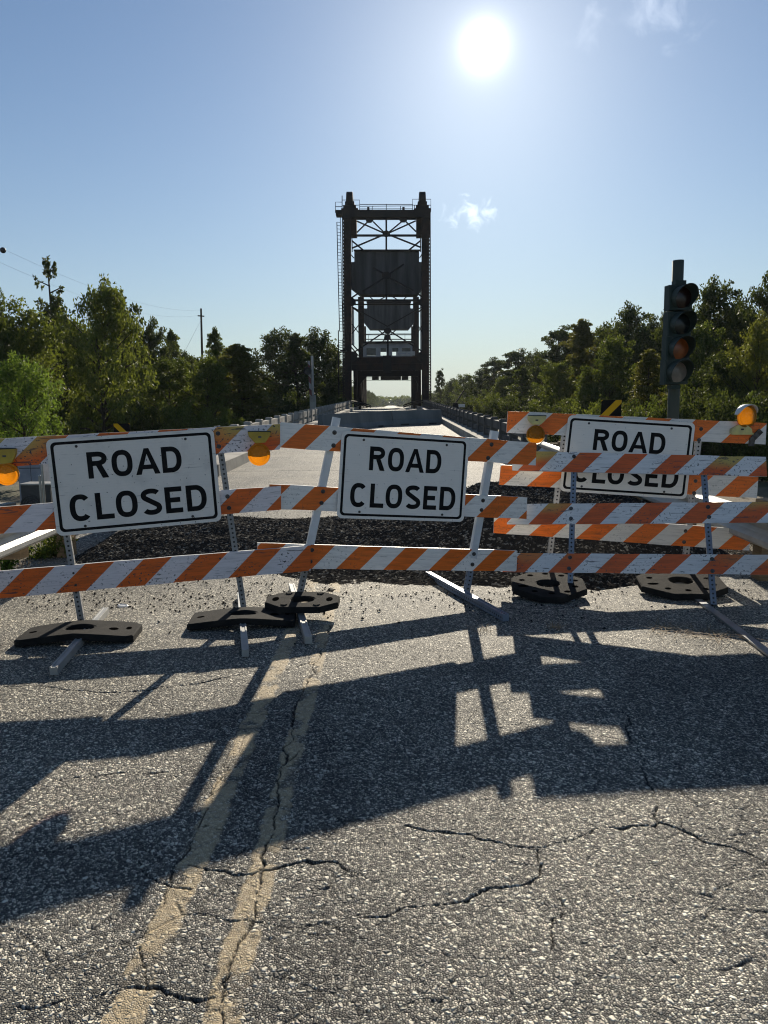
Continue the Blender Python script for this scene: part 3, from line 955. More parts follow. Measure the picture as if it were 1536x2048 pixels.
_bn = [0]
def board(root, pl, px4, pair, n, wear, fade, orange, white, off=0.035, th=0.024):
    c4 = [pl.at(x, y, off) for x, y in px4]
    Lh = ((c4[1] - c4[0]).length + (c4[2] - c4[3]).length) / 2
    Hh = ((c4[0] - c4[3]).length + (c4[1] - c4[2]).length) / 2
    def ufrac(px):
        f = (px - px4[0][0]) / (px4[1][0] - px4[0][0])
        py = px4[0][1] + f * (px4[1][1] - px4[0][1])
        return (pl.at(px, py, off) - c4[0]).dot((c4[1] - c4[0]).normalized())
    ua, ub = ufrac(pair[0]), ufrac(pair[1])
    _bn[0] += 1
    seed = _bn[0]
    mt_ = board_mat('striped_board', (ub - ua) / n, ua, Hh, Lh, wear, fade, orange, white, seed)
    mb = MB()
    S = 18
    rr = random.Random(seed)
    ph = rr.random() * 6
    def fr(i, v, back=0.0):
        u = i / S
        w = 0.004 * math.sin(u * 7 + ph) + 0.002 * math.sin(u * 23 + ph * 2)
        p = bil(c4, u, v) + pl.n * (w - back)
        if v in (0, 1):
            p = p + Vector((0, 0, 0.0015 * math.sin(u * 31 + ph + v)))
        return p
    for i in range(S):
        uv = [(Lh * i / S, 0), (Lh * (i + 1) / S, 0), (Lh * (i + 1) / S, Hh), (Lh * i / S, Hh)]
        mb.face([fr(i, 0), fr(i + 1, 0), fr(i + 1, 1), fr(i, 1)], 0, uv)
        mb.face([fr(i + 1, 0, th), fr(i, 0, th), fr(i, 1, th), fr(i + 1, 1, th)], 1)
        mb.face([fr(i, 1), fr(i + 1, 1), fr(i + 1, 1, th), fr(i, 1, th)], 1)
        mb.face([fr(i + 1, 0), fr(i, 0), fr(i, 0, th), fr(i + 1, 0, th)], 1)
    for i in (0, S):
        mb.face([fr(i, 0), fr(i, 1), fr(i, 1, th), fr(i, 0, th)], 1)
    return mb.build('board', [mt_, M['edge']], root, fix=False)

def sqpost(mb, p, q, w, up=(0, 0, 1), mi=0):
    """square tube with uv: across (centred), along"""
    p, q = Vector(p), Vector(q)
    d = (q - p)
    L_ = d.length
    d.normalize()
    u = Vector(up)
    if abs(d.dot(u)) > 0.95:
        u = Vector((0, -1, 0))
    a = d.cross(u).normalized()
    b_ = a.cross(d).normalized()
    h = w / 2
    cs = [(-h, -h), (h, -h), (h, h), (-h, h)]
    for k in range(4):
        (x0, y0), (x1, y1) = cs[k], cs[(k + 1) % 4]
        mb.face([p + a * x0 + b_ * y0, p + a * x1 + b_ * y1, q + a * x1 + b_ * y1, q + a * x0 + b_ * y0], mi,
                [(-h, 0), (h, 0), (h, L_), (-h, L_)])
    for c_ in (p, q):
        mb.face([c_ + a * x + b_ * y for x, y in cs], mi, [(1, 0)] * 4)

def post(root, pl, top, bot, w, mat, off=0.0, split=None):
    b_ = pl.at(*bot, off)
    b_.z = max(b_.z, 0.004)
    t_ = pl.at(*top, off)
    mb = MB()
    if split is None:
        sqpost(mb, b_, t_, w, pl.n)
        return mb.build('post', mat, root)
    k = b_ + (t_ - b_) * split
    sqpost(mb, b_, k, w * 0.82, pl.n, 0)
    mb2 = MB()
    sqpost(mb2, k - (t_ - b_).normalized() * 0.02, t_, w, pl.n, 0)
    o = mb.build('post', mat[0], root)
    mb2.build('post_sleeve', mat[1], o)
    return o

def foot(root, a, b_, w, mat, z=None, flat=None):
    z = w / 2 + 0.003 if z is None else z
    mb = MB()
    if flat:
        mb.beam(G(*a, z), G(*b_, z), w, flat)
    else:
        p, q = G(*a, z), G(*b_, z)
        sqpost(mb, p, q, w, (0, 0, 1))
        d = (q - p).normalized()
        s_ = d.cross(Vector((0, 0, 1)))
        for k in (-1, 1):                       # the two lips of the channel
            mb.beam(p + s_ * k * w * .36 + Vector((0, 0, w / 2 + .0025)), q + s_ * k * w * .36 + Vector((0, 0, w / 2 + .0025)), w * .2, .005)
    return mb.build('foot', mat, root)

def bolts(root, pl, pts, off=0.037, r=0.012, mat='bolt', name='bolt'):
    for x, y in pts:
        mb = MB()
        mb.lathe([(0, .009), (r * .6, .009), (r * .75, .004), (r * 1.5, .003), (r * 1.5, -.004)], pl.at(x, y, off), pl.n, 12)
        mb.build(name, M[mat], root)

OR_A, WH_A = (0.80, 0.140, 0.010), (0.80, 0.74, 0.76)
OR_B, WH_B = (0.86, 0.170, 0.010), (0.88, 0.845, 0.80)
OR_C, WH_C = (0.70, 0.115, 0.010), (0.78, 0.77, 0.77)
OR_D, WH_D = (0.90, 0.180, 0.012), (0.80, 0.77, 0.73)

# left barricade
PA = Plane(G(165, 1253), G(489, 1228))
A = thing('barricade', 'scuffed orange and white striped barricade at the left edge, its boards rising to the right', 'barricade', tuple(G(320, 1240)), 'road closure barricades')
board(A, PA, [(-60, 880), (560, 848), (560, 899), (-60, 938)], (75, 435), 3, 1.0, 1.0, OR_A, WH_A)
board(A, PA, [(-60, 1018), (562, 972), (562, 1019), (-60, 1073)], (2, 474.6), 4, 0.8, 0.0, OR_A, WH_A, 0.033)
board(A, PA, [(-60, 1147), (621, 1091), (621, 1141), (-60, 1202)], (49, 511), 4, 1.0, 0.0, OR_A, WH_A, 0.042)
post(A, PA, (103, 885), (165, 1256), 0.048, M['perf_grey'])
post(A, PA, (434, 852), (489, 1230), 0.048, M['perf_grey'])
foot(A, (212, 1221), (107, 1343), 0.05, M['galv_dull'])
foot(A, (480, 1190), (491, 1307), 0.05, M['galv_dull'])
bolts(A, PA, [(436, 867), (438, 893), (147, 1146), (151, 1170), (455, 993), (458, 1016), (440, 1117)])

# middle barricade
PB = Plane(G(598, 1217), G(931, 1190))
B = thing('barricade', 'leaning orange and white striped barricade in the middle with white plastic posts', 'barricade', tuple(G(765, 1203)), 'road closure barricades')
board(B, PB, [(559.6, 844), (1073, 886), (1071, 931), (558.5, 895)], (611, 975), 4, 0.30, 0.0, OR_B, WH_B, 0.050)
board(B, PB, [(539, 968), (1055, 995), (1053.7, 1038), (538, 1017.5)], (631, 996), 4, 0.38, 0.0, OR_B, WH_B, 0.045)
board(B, PB, [(515, 1086), (1035, 1101.5), (1033, 1143), (515, 1136)], (622, 988.6), 4, 0.40, 0.0, OR_B, WH_B, 0.020)
post(B, PB, (673, 835), (594, 1222), 0.062, (M['perf_grey'], M['white_plastic']), -0.012, 0.26)
post(B, PB, (989, 862), (932, 1188), 0.062, (M['perf_blue'], M['white_plastic']), -0.012, 0.24)
foot(B, (583, 1173), (617, 1281), 0.055, M['galv_dull'])
foot(B, (856, 1149), (1012, 1236), 0.055, M['perf_blue'])
bolts(B, PB, [(669, 865), (667, 891), (983, 889), (976, 916)], 0.052, 0.013)
bolts(B, PB, [(646, 983), (643, 1006), (966, 1001), (963, 1020)], 0.047, 0.012)
bolts(B, PB, [(624, 1100), (621, 1123), (948, 1108), (945, 1129)], 0.022, 0.012)
mb = MB()
c4 = [PB.at(x, y, 0.0525) for x, y in ((563.5, 848), (583.5, 849.5), (583, 859.5), (563, 858))]
mb.face([c4[3], c4[2], c4[1], c4[0]])
lab = mb.build('sticker', M['black_paint'], B, fix=False)
mb = MB()
mb.lathe([(0, 0), (.012, 0)], PB.at(568.5, 853.5, 0.0535), PB.n, 12)
mb.build('sticker_mark', M['white_paint'], lab, fix=False)

# right front barricade
PC = Plane(G(1140, 1190), G(1427, 1210), 0.25)
Cb = thing('barricade', 'battered striped barricade at the right front, no sign on it, blue grey punched posts', 'barricade', tuple(G(1283, 1200)), 'road closure barricades')
board(Cb, PC, [(1024.6, 901.5), (1531.8, 914), (1534, 953), (1024.6, 941)], (1160, 1440), 3, 1.0, 1.0, OR_C, WH_C)
board(Cb, PC, [(1014, 1008), (1600, 1003), (1600, 1045), (1014, 1049)], (1097, 1396), 3, 0.85, 0.8, OR_C, WH_C)
board(Cb, PC, [(1000, 1106), (1600, 1110), (1600, 1150), (1000, 1144)], (1134, 1435), 3, 1.0, 0.3, OR_C, WH_C)
post(Cb, PC, (1149, 905), (1140, 1192), 0.048, M['perf_blue'])
post(Cb, PC, (1405, 912), (1427, 1212), 0.048, M['perf_blue'])
foot(Cb, (1144, 1196), (1126, 1138), 0.05, M['perf_blue'])
foot(Cb, (1384, 1190), (1545, 1312), 0.062, M['galv'], 0.012, 0.016)
bolts(Cb, PC, [(1148, 913), (1142, 1017), (1142, 1037), (1416, 1014), (1418, 1034), (1140, 1115), (1138, 1137), (1424, 1118), (1425, 1142)])

# right rear barricade
PD = Plane(Vector((1.62, 7.12, 0)), Vector((3.0, 7.06, 0)))
Db = thing('barricade', 'orange and white striped barricade at the right, standing behind the one without a sign', 'barricade', (2.3, 7.1, 0), 'road closure barricades')
board(Db, PD, [(1015.7, 822), (1533.7, 846), (1531.8, 889), (1013, 865.5)], (1106.5, 1489), 4, 0.45, 0.0, OR_D, WH_D)
board(Db, PD, [(1002, 929.6), (1517, 954), (1514, 996), (998, 969.5)], (1099, 1477.5), 4, 0.4, 0.0, OR_D, WH_D)
board(Db, PD, [(988.5, 1024), (1501.5, 1059), (1499, 1101.5), (987, 1066)], (1103, 1483), 4, 0.35, 0.0, OR_D, WH_D)
def dpost(top, botx):
    t_ = PD.at(*top)
    k = 1100
    for py in range(1090, 1260):
        if PD.at(botx, py).z < 0.01:
            k = py
            break
    return post(Db, PD, top, (botx, k), 0.048, M['perf_pale'])
dpost((1133, 832), 1093)
dpost((1400, 848), 1366)
foot(Db, (1085, 1120), (1112, 1180), 0.05, M['black_paint'])
foot(Db, (1290, 1118), (1405, 1192), 0.05, M['galv_dull'])
bolts(Db, PD, [(1402, 858), (1398, 880), (1391, 962), (1388, 986), (1371, 1062), (1368, 1084)])
mb = MB()                                       # bent metal bracket at the right end of the top board
mb.beam(PD.at(1522, 861, .045), PD.at(1505, 878, .045), .05, .014, PD.n)
mb.beam(PD.at(1505, 876, .047), PD.at(1502, 892, .047), .05, .014, PD.n)
mb.build('bracket', M['bolt'], Db)

# ------------------------------------------------------------------ lettering (drawn as strokes)
T_ = 0.185
def arc(cx, cy, rx, ry, a0, a1, n=20, e=2.5):
    pts = []
    for i in range(n + 1):
        a = R(a0 + (a1 - a0) * i / n)
        c_, s_ = math.cos(a), math.sin(a)
        pts.append((cx + rx * math.copysign(abs(c_) ** (2 / e), c_), cy + ry * math.copysign(abs(s_) ** (2 / e), s_)))
    return pts
h = T_ / 2
def gO(w): return [('s', arc(w / 2, .5, w / 2 - h, .5 - h, 0, 360, 40), True)]
def gC(w): return [('s', arc(w / 2, .5, w / 2 - h, .5 - h, 42, 318, 34), False)]
def gD(w): return [('s', [(h, 0), (h, 1)], False), ('s', [(h, 1 - h), (w * .45, 1 - h)] + arc(w * .45, .5, w * .55 - h, .5 - h, 88, -88, 22, 2.3) + [(w * .45, h), (h, h)], False)]
def gR(w): return [('s', [(h, 0), (h, 1)], False), ('s', [(h, 1 - h), (w * .5, 1 - h)] + arc(w * .5, .735, w * .47 - h, .265 - h, 86, -86, 16, 2.2) + [(w * .5, .47 + h), (h, .47 + h)], False),
                   ('p', [(w * .42, .47), (w * .70, .49), (w, 0), (w - T_ * 1.22, 0)])]
def gA(w): return [('p', [(0, 0), (T_ * 1.06, 0), (w / 2 + .005, .80), (w / 2 + .005, 1), (w / 2 - .085, 1)]), ('p', [(w, 0), (w / 2 + .085, 1), (w / 2 - .005, 1), (w / 2 - .005, .80), (w - T_ * 1.06, 0)]),
                   ('p', [(w * .22, .20), (w * .78, .20), (w * .70, .20 + T_ * .92), (w * .30, .20 + T_ * .92)])]
def gL(w): return [('s', [(h, 1), (h, 0)], False), ('p', [(h, 0), (w, 0), (w, T_), (h, T_)])]
def gE(w): return [('s', [(h, 1), (h, 0)], False), ('p', [(h, 0), (w, 0), (w, T_), (h, T_)]), ('p', [(h, 1 - T_), (w, 1 - T_), (w, 1), (h, 1)]), ('p', [(h, .5 - h), (w * .88, .5 - h), (w * .88, .5 + h), (h, .5 + h)])]
def gS(w):
    r1, cx = .5, w / 2
    top = arc(cx, .745, w / 2 - h, .255 - h, 28, 222, 22, 2.2)
    bot = arc(cx, .262, w / 2 - h, .262 - h, 42, -152, 22, 2.2)
    return [('s', top + bot, False)]
GL = {'R': (gR, .72), 'O': (gO, .74), 'A': (gA, .88), 'D': (gD, .72), 'C': (gC, .72), 'L': (gL, .60), 'S': (gS, .70), 'E': (gE, .60)}

def stroke_quads(pts, closed):
    n = len(pts)
    L_, R_ = [], []
    for i in range(n - (1 if closed else 0)):
        p = Vector((*pts[i], 0))
        if closed:
            m_ = n - 1
            a, b_ = Vector((*pts[(i - 1) % m_], 0)), Vector((*pts[(i + 1) % m_], 0))
        else:
            a = Vector((*pts[max(i - 1, 0)], 0))
            b_ = Vector((*pts[min(i + 1, n - 1)], 0))
        d1_ = (p - a).normalized() if (p - a).length > 1e-6 else (b_ - p).normalized()
        d2_ = (b_ - p).normalized() if (b_ - p).length > 1e-6 else d1_
        t_ = (d1_ + d2_).normalized()
        nn = Vector((-t_.y, t_.x, 0))
        k = h / max(0.5, nn.dot(Vector((-d1_.y, d1_.x, 0))))
        L_.append(p + nn * k)
        R_.append(p - nn * k)
    if closed:
        L_.append(L_[0])
        R_.append(R_[0])
    return [(L_[i], L_[i + 1], R_[i + 1], R_[i]) for i in range(len(L_) - 1)]

def lettering(mb, text, x0, x1, y0, y1, fmap):
    """text between the given fractions of the sign face; fmap(u, v, off) -> point"""
    Hh = y1 - y0
    gaps = {'ROAD': [.13, .09, .09], 'CLOSED': [.15, .08, .13, .13, .15]}[text]
    tot = sum(GL[c_][1] for c_ in text) + sum(gaps)
    sx = (x1 - x0) / tot
    x = 0
    for i, c_ in enumerate(text):
        fn, w = GL[c_]
        for k, el in enumerate(fn(w)):
            off = 0.0012 + 0.0005 * k
            if el[0] == 's':
                for q in stroke_quads(el[1], el[2]):
                    mb.face([fmap(x0 + (x + p.x) * sx, y0 + p.y * Hh, off) for p in q])
            else:
                mb.face([fmap(x0 + (x + p[0]) * sx, y0 + p[1] * Hh, off) for p in el[1]])
        x += w + (gaps[i] if i < len(gaps) else 0)

def rrect(x0, x1, y0, y1, r, sx, n=7):
    pts = []
    for cx, cy, a0 in ((x1 - r / sx, y1 - r, 0), (x0 + r / sx, y1 - r, 90), (x0 + r / sx, y0 + r, 180), (x1 - r / sx, y0 + r, 270)):
        for i in range(n + 1):
            a = R(a0 + 90 * i / n)
            pts.append((cx + r / sx * math.cos(a), cy + r * math.sin(a)))
    return pts

def road_sign(pl, px4, label, off, sheet, bolts_uv):
    c4 = [pl.at(x, y, off) for x, y in px4]
    Wd = ((c4[1] - c4[0]).length + (c4[2] - c4[3]).length) / 2
    Hd = ((c4[0] - c4[3]).length + (c4[1] - c4[2]).length) / 2
    asp = Wd / Hd
    f = lambda u, v, o_=0.0: bil(c4, u, v) + pl.n * o_
    base = f(.5, 0)
    root = thing('road_closed_sign', label, 'sign', tuple(base), 'road closed signs')
    mb = MB()
    out = rrect(0, 1, 0, 1, .062, asp)
    th = 0.003
    mb.face([f(u, v) for u, v in out], 0, [(u * Wd, v * Hd) for u, v in out])
    mb.face([f(u, v, -th) for u, v in out[::-1]], 1)
    for (a, b_) in zip(out, out[1:] + out[:1]):
        mb.face([f(*a, 0), f(*a, -th), f(*b_, -th), f(*b_, 0)], 1)
    panel = mb.build('panel', [sheet, M['galv']], root, fix=False)
    mb = MB()
    o1 = rrect(.022 / 1, 1 - .022, .022 * asp * .95, 1 - .022 * asp * .95, .050, asp)
    o2 = rrect(.040, 1 - .040, .040 * asp * .95, 1 - .040 * asp * .95, .034, asp)
    for k in range(len(o1)):
        k2 = (k + 1) % len(o1)
        mb.face([f(*o1[k], .0012), f(*o1[k2], .0012), f(*o2[k2], .0012), f(*o2[k], .0012)])
    mb.build('border', M['letter'], root, fix=False)
    mb = MB()
    lettering(mb, 'ROAD', .222, .785, .568, .842, f)
    mb.build('lettering', M['letter'], root, fix=False)
    mb = MB()
    lettering(mb, 'CLOSED', .092, .918, .135, .415, f)
    mb.build('lettering', M['letter'], root, fix=False)
    for u, v in bolts_uv:
        mb = MB()
        mb.lathe([(0, .008), (.007, .008), (.009, .003), (.011, .002), (.011, -.002)], f(u, v), pl.n, 10)
        mb.build('bolt', M['bolt'], root)
    return root

BU = [(.17, .91), (.82, .91), (.17, .08), (.82, .08)]
road_sign(PA, [(90.7, 879), (427, 857), (443.7, 1042), (114, 1072.5)], 'large scratched white ROAD CLOSED sign bolted to the left barricade', 0.055, M['sheet_old'], BU)
road_sign(PB, [(683.5, 861), (938.7, 877.7), (927.4, 1044), (673, 1036)], 'white ROAD CLOSED sign fully in view on the middle barricade with white posts', 0.066, M['sheet_new'], BU)
road_sign(PD, [(1136.7, 830), (1391, 846), (1372.7, 998.6), (1119, 982)], 'white ROAD CLOSED sign crossed by a striped board of the barricade in front of it', 0.055, M['sheet_new'], BU)

# ------------------------------------------------------------------ amber warning lamps
def lamp(pl, c, rpx, case, up, label, off, lens, case_mat, hood=False, tilt=0.0):
    """c: lens centre, rpx: its radius in photo px, case: outline of the battery case (px), up: case above or below"""
    o = pl.at(*c, off)
    e_ = pl.at(c[0] + rpx, c[1], off)
    r = (e_ - o).length
    root = thing('warning_lamp', label, 'lamp', tuple(o), 'amber lamps on the barricades')
    n = pl.n
    ax = (n + pl.d * tilt).normalized()
    mb = MB()
    mb.lathe([(0, .046), (r * .10, .047), (r * .16, .041), (r * .30, .039), (r * .68, .028), (r * .74, .018), (r * .80, .016), (r * .84, .022), (r * .97, .018), (r, .006), (r, 0)], o, ax, 36)
    mb.build('lens', lens, root, smooth=True)
    mb = MB()
    mb.lathe([(r, 0), (r * .98, -.012), (r * .86, -.020), (r * .70, -.034), (r * .3, -.046), (0, -.048)], o, ax, 36)
    mb.build('rear_lens', M['amber_back'], root, smooth=True)
    mb = MB()
    pts = [pl.at(x, y, off + .022) for x, y in case]
    mb.prism(pts, n * -.062)
    cs = mb.build('battery_case', case_mat, root)
    ctr = sum(pts, Vector()) / len(pts)
    mb = MB()
    mb.beam(ctr + n * .0006 - pl.d * .013, ctr + n * .0006 + pl.d * .013, .002, .014)
    mb.build('case_label', M['bolt'], cs)
    mb = MB()
    yy = min(y for _, y in case)
    if not up:
        yy = max(y for _, y in case)
    x0 = min(x for x, y in case)
    x1 = max(x for x, y in case)
    p0, p1 = pl.at(x0, yy, off - .008), pl.at(x1, yy, off - .008)
    mb.beam(p0, p1, .05, .016)
    mb.build('case_lid', M['black_paint'] if up else case_mat, cs)
    if hood:
        mb = MB()
        a0, a1 = hood
        k = 16
        a_ = ax.cross(Vector((0, 0, 1))).normalized() * -1
        b_ = Vector((0, 0, 1))
        vs, fs = [], []
        for i in range(k + 1):
            a = R(a0 + (a1 - a0) * i / k)
            rad = a_ * math.cos(a) + b_ * math.sin(a)
            w = math.sin(math.pi * i / k) ** 0.6
            for rr_, hh in ((r * 1.03, -.03), (r * 1.06, .004), (r * 1.02 , .01 + .055 * w), (r * 1.06, .01 + .055 * w), (r * 1.10, .004), (r * 1.07, -.03)):
                vs.append(o + rad * rr_ + ax * hh)
        for i in range(k):
            for j in range(5):
                fs.append((i * 6 + j, i * 6 + j + 1, (i + 1) * 6 + j + 1, (i + 1) * 6 + j))
        mb.mesh(vs, fs)
        mb.build('hood', M['white_paint'] if not up else M['pale_case'], root, smooth=True)
    return root
lamp(PA, (518, 909), 22.6, [(496, 864), (541, 864), (540, 871), (531, 885), (511, 887), (498, 873)], True, 'amber warning lamp hanging upside down on the right end of the left barricade', 0.075, M['amber'], M['yellow_case'])
lamp(PA, (14, 948), 25, [(-18, 900), (31, 898), (30, 910), (23, 926), (1, 928), (-16, 912)], True, 'amber warning lamp cut by the left edge of the photo', 0.075, M['amber'], M['yellow_case'])
lamp(PD, (1071, 869), 18.5, [(1056.5, 832), (1092, 832.5), (1091.5, 840), (1082, 849), (1064, 849), (1057, 840)], True, 'deep amber lamp under a pale yellow case, left end of the rear right barricade', 0.075, M['amber_deep'], M['pale_case'], (195, 345))
lamp(PD, (1493, 833), 23, [(1463, 867), (1505, 867.5), (1504, 858), (1496, 851), (1478, 850), (1464, 858)], False, 'hooded amber lamp standing on top of the rear right barricade', 0.065, M['amber_deep'], M['pale_case'], (15, 170), 0.35)

# ------------------------------------------------------------------ rubber base weights
def weight(c, w, d, yaw, z, style, label, bend=0.0, th=0.052, tiltx=0.0, tilty=0.0):
    o = G(*c, 0)
    root = thing('rubber_base', label, 'rubber weight', (o.x, o.y, 0), 'rubber weights holding down the barricades')
    hw, hd, ch = w / 2, d / 2, {'oct': .30, 'rect': .05, 'slab': .10}[style] * d
    out = [(hw, -hd + ch), (hw, hd - ch), (hw - ch * 1.3, hd), (-hw + ch * 1.3, hd), (-hw, hd - ch), (-hw, -hd + ch), (-hw + ch * 1.3, -hd), (hw - ch * 1.3, -hd)]
    # resample by angle
    n = 56
    def outline(a):
        dx, dy = math.cos(a), math.sin(a)
        best = 9
        for (x0, y0), (x1, y1) in zip(out, out[1:] + out[:1]):
            den = dx * (y1 - y0) - dy * (x1 - x0)
            if abs(den) < 1e-9: continue
            t_ = (x0 * (y1 - y0) - y0 * (x1 - x0)) / den
            s_ = (x0 * dy - y0 * dx) / den
            if t_ > 0 and -1e-6 <= s_ <= 1 + 1e-6: best = min(best, t_)
        return dx * best, dy * best
    angs = sorted([2 * math.pi * i / n for i in range(n)] + [math.atan2(y, x) % (2 * math.pi) for x, y in out])
    rim = [outline(a) for a in angs]
    n = len(rim)
    hr = (min(.105, w * .16), min(.075, d * .2))
    cy, sy = math.cos(yaw), math.sin(yaw)
    def put(x, y, zz):
        zz = zz + z - bend * (abs(x) / hw) ** 1.3 + tiltx * x + tilty * y
        return (o.x + x * cy - y * sy, o.y + x * sy + y * cy, zz)
    rings = []
    prof = [(0.0, -0.05 * 0 + .004, 'h'), (0.0, th - .006, 'h'), (0.06, th, 'm'), (0.35, th, 'm'), (0.7, th, 'm'), (0.97, th, 'm'), (1.0, th - .008, 'm'), (1.0, 0.002, 'm')]
    vs = []
    for k, zz, _ in prof:
        for a, (x, y) in zip(angs, rim):
            hx, hy = hr[0] * math.cos(a), hr[1] * math.sin(a)
            vs.append(put(hx + (x - hx) * k, hy + (y - hy) * k, zz))
    fs = [(i * n + j, i * n + (j + 1) % n, (i + 1) * n + (j + 1) % n, (i + 1) * n + j) for i in range(len(prof) - 1) for j in range(n)]
    mb = MB()
    mb.mesh(vs, fs)
    slab = mb.build('slab', M['rubber'], root)
    def disc(x, y, rx, ry, zz, mat, name, raised=0.0):
        mb = MB()
        k = 16
        top = [put(x + rx * math.cos(2 * math.pi * i / k), y + ry * math.sin(2 * math.pi * i / k), th + zz + raised) for i in range(k)]
        mb.face(top)
        if raised:
            low = [put(x + rx * 1.15 * math.cos(2 * math.pi * i / k), y + ry * 1.15 * math.sin(2 * math.pi * i / k), th + zz) for i in range(k)]
            for i in range(k):
                mb.face([low[i], low[(i + 1) % k], top[(i + 1) % k], top[i]])
        mb.build(name, mat, slab, fix=False)
    if style == 'oct':
        if w < .64:
            for sx_ in (-1, 1):
                disc(sx_ * w * .37, 0, .028, .045, .0012, M['recess_shade'], 'recess_shade')  # flat disc on top, the hole's shade painted black
                for q in (-1, 1):
                    disc(sx_ * w * .22, q * d * .36, .026, .018, .0, M['rubber'], 'stud', .008)
        else:
            for i in range(10):
                a = 2 * math.pi * (i + .5) / 10
                disc(math.cos(a) * hw * .74, math.sin(a) * hd * .74, .028 if i % 5 else .05, .020, .0012, M['recess_shade'], 'recess_shade')
    else:
        disc(w * .30, -.02, .035, .03, .0012, M['recess_shade'], 'recess_shade')
        disc(w * .42, .02, .020, .035, .0012, M['recess_shade'], 'recess_shade')
        disc(-w * .40, .0, .030, .02, .0012, M['recess_shade'], 'recess_shade')
    return root
weight((161, 1277), .86, .36, R(6), .042, 'slab', 'black rubber slab sagging over the foot at the far left post', .040)
weight((487, 1248), .84, .34, R(5), .045, 'rect', 'black notched rubber slab partly under the small octagonal one by the yellow line', .036)
weight((606, 1232), .61, .36, R(-2), .092, 'oct', 'small octagonal rubber slab with round studs at the post nearest the yellow line', .0, .054, 0, .10)
weight((1096, 1190), .66, .60, R(-4), .055, 'oct', 'octagonal holed rubber slab on the ground left below the right front barricade', .0, .056, 0, .17)
weight((1361, 1185), .76, .60, R(-5), .060, 'oct', 'octagonal holed rubber slab beside the right post of the right front barricade', .012, .056, 0, .17)
weight((1266, 1097), .70, .50, R(8), .05, 'oct', 'black rubber slab lying loose in the rubble behind the right barricades', .0, .07)

# ------------------------------------------------------------------ concrete barriers across the road
def jersey(p, q, label):
    p, q = Vector((p[0], p[1], zr(p[1]) - .01)), Vector((q[0], q[1], zr(q[1]) - .01))
    root = thing('concrete_barrier', label, 'barrier', tuple((p + q) / 2), 'concrete barriers across the road')
    d = (q - p).normalized()
    s_ = Vector((-d.y, d.x, 0)).normalized()
    prof = [(-.28, 0), (-.28, .10), (-.16, .32), (-.09, .85), (.09, .85), (.16, .32), (.28, .10), (.28, 0)]
    mb = MB()
    a = [p + s_ * x + Vector((0, 0, z)) for x, z in prof]
    mb.prism(a, q - p)
    # lifting slots and chips read as dark notches along the foot
    mb.build('barrier_body', M['barrier'], root)
    for k in (.22, .78):
        c = p + (q - p) * k
        mb = MB()
        mb.beam(c - d * .28 - s_ * .283 + Vector((0, 0, .05)), c + d * .28 - s_ * .283 + Vector((0, 0, .05)), .006, .09)
        mb.build('drain_slot', M['black_paint'], root)
    return root
jersey((-3.45, 36.0), (-.10, 42.2), 'left grey concrete barrier, standing slantwise across the closed bridge approach')
jersey((-.02, 42.25), (2.88, 44.1), 'right grey concrete barrier, ending at the right kerb of the approach')

# ------------------------------------------------------------------ concrete railings of the approach
def railing(x, y0, y1, label, mat, side):
    root = thing('bridge_railing', label, 'railing', (x, y0, zr(y0)), 'railings of the bridge approach')
    n = int(round((y1 - y0) / 2.05))
    st = (y1 - y0) / n
    proto = None
    for i in range(n + 1):
        y = y0 + st * i
        z = zr(y) + .25
        if proto is None:
            mb = MB()
            mb.box(x - .11, x + .11, y - .13, y + .13, z - .1, z + .72)
            mb.mesh([(x - .12, y - .14, z + .72), (x + .12, y - .14, z + .72), (x + .12, y + .14, z + .72), (x - .12, y + .14, z + .72),
                     (x - .09, y - .10, z + .75), (x + .09, y - .10, z + .75), (x + .09, y + .10, z + .75), (x - .09, y + .10, z + .75)],
                    [(0, 3, 2, 1), (4, 5, 6, 7), (0, 1, 5, 4), (1, 2, 6, 5), (2, 3, 7, 6), (3, 0, 4, 7)])
            proto = mb.build('post', mat, root)
            z0 = z
        else:
            c = proto.copy()
            C.objects.link(c)
            c.parent = root
            c.location = (0, y - y0, z - z0)
    for nm, a, b_, w in (('top_rail', .40, .66, .15), ('lower_rail', .10, .27, .13)):
        mb = MB()
        for i in range(n):
            ya, yb = y0 + st * i + .13, y0 + st * (i + 1) - .13
            za, zb = zr(ya) + .25, zr(yb) + .25
            vs = [(xx, yy, zz + dz) for yy, zz in ((ya, za), (yb, zb)) for xx, dz in ((x - w / 2, a), (x + w / 2, a), (x + w / 2, b_), (x - w / 2, b_))]
            mb.mesh(vs, [(0, 1, 2, 3), (7, 6, 5, 4), (0, 4, 5, 1), (1, 5, 6, 2), (2, 6, 7, 3), (3, 7, 4, 0)])
        mb.build(nm, mat, root)
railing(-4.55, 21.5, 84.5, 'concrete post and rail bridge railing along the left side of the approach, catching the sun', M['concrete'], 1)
railing(3.52, 17.5, 84.5, 'dark concrete post and rail bridge railing along the right side of the approach', M['concrete_dark'], -1)

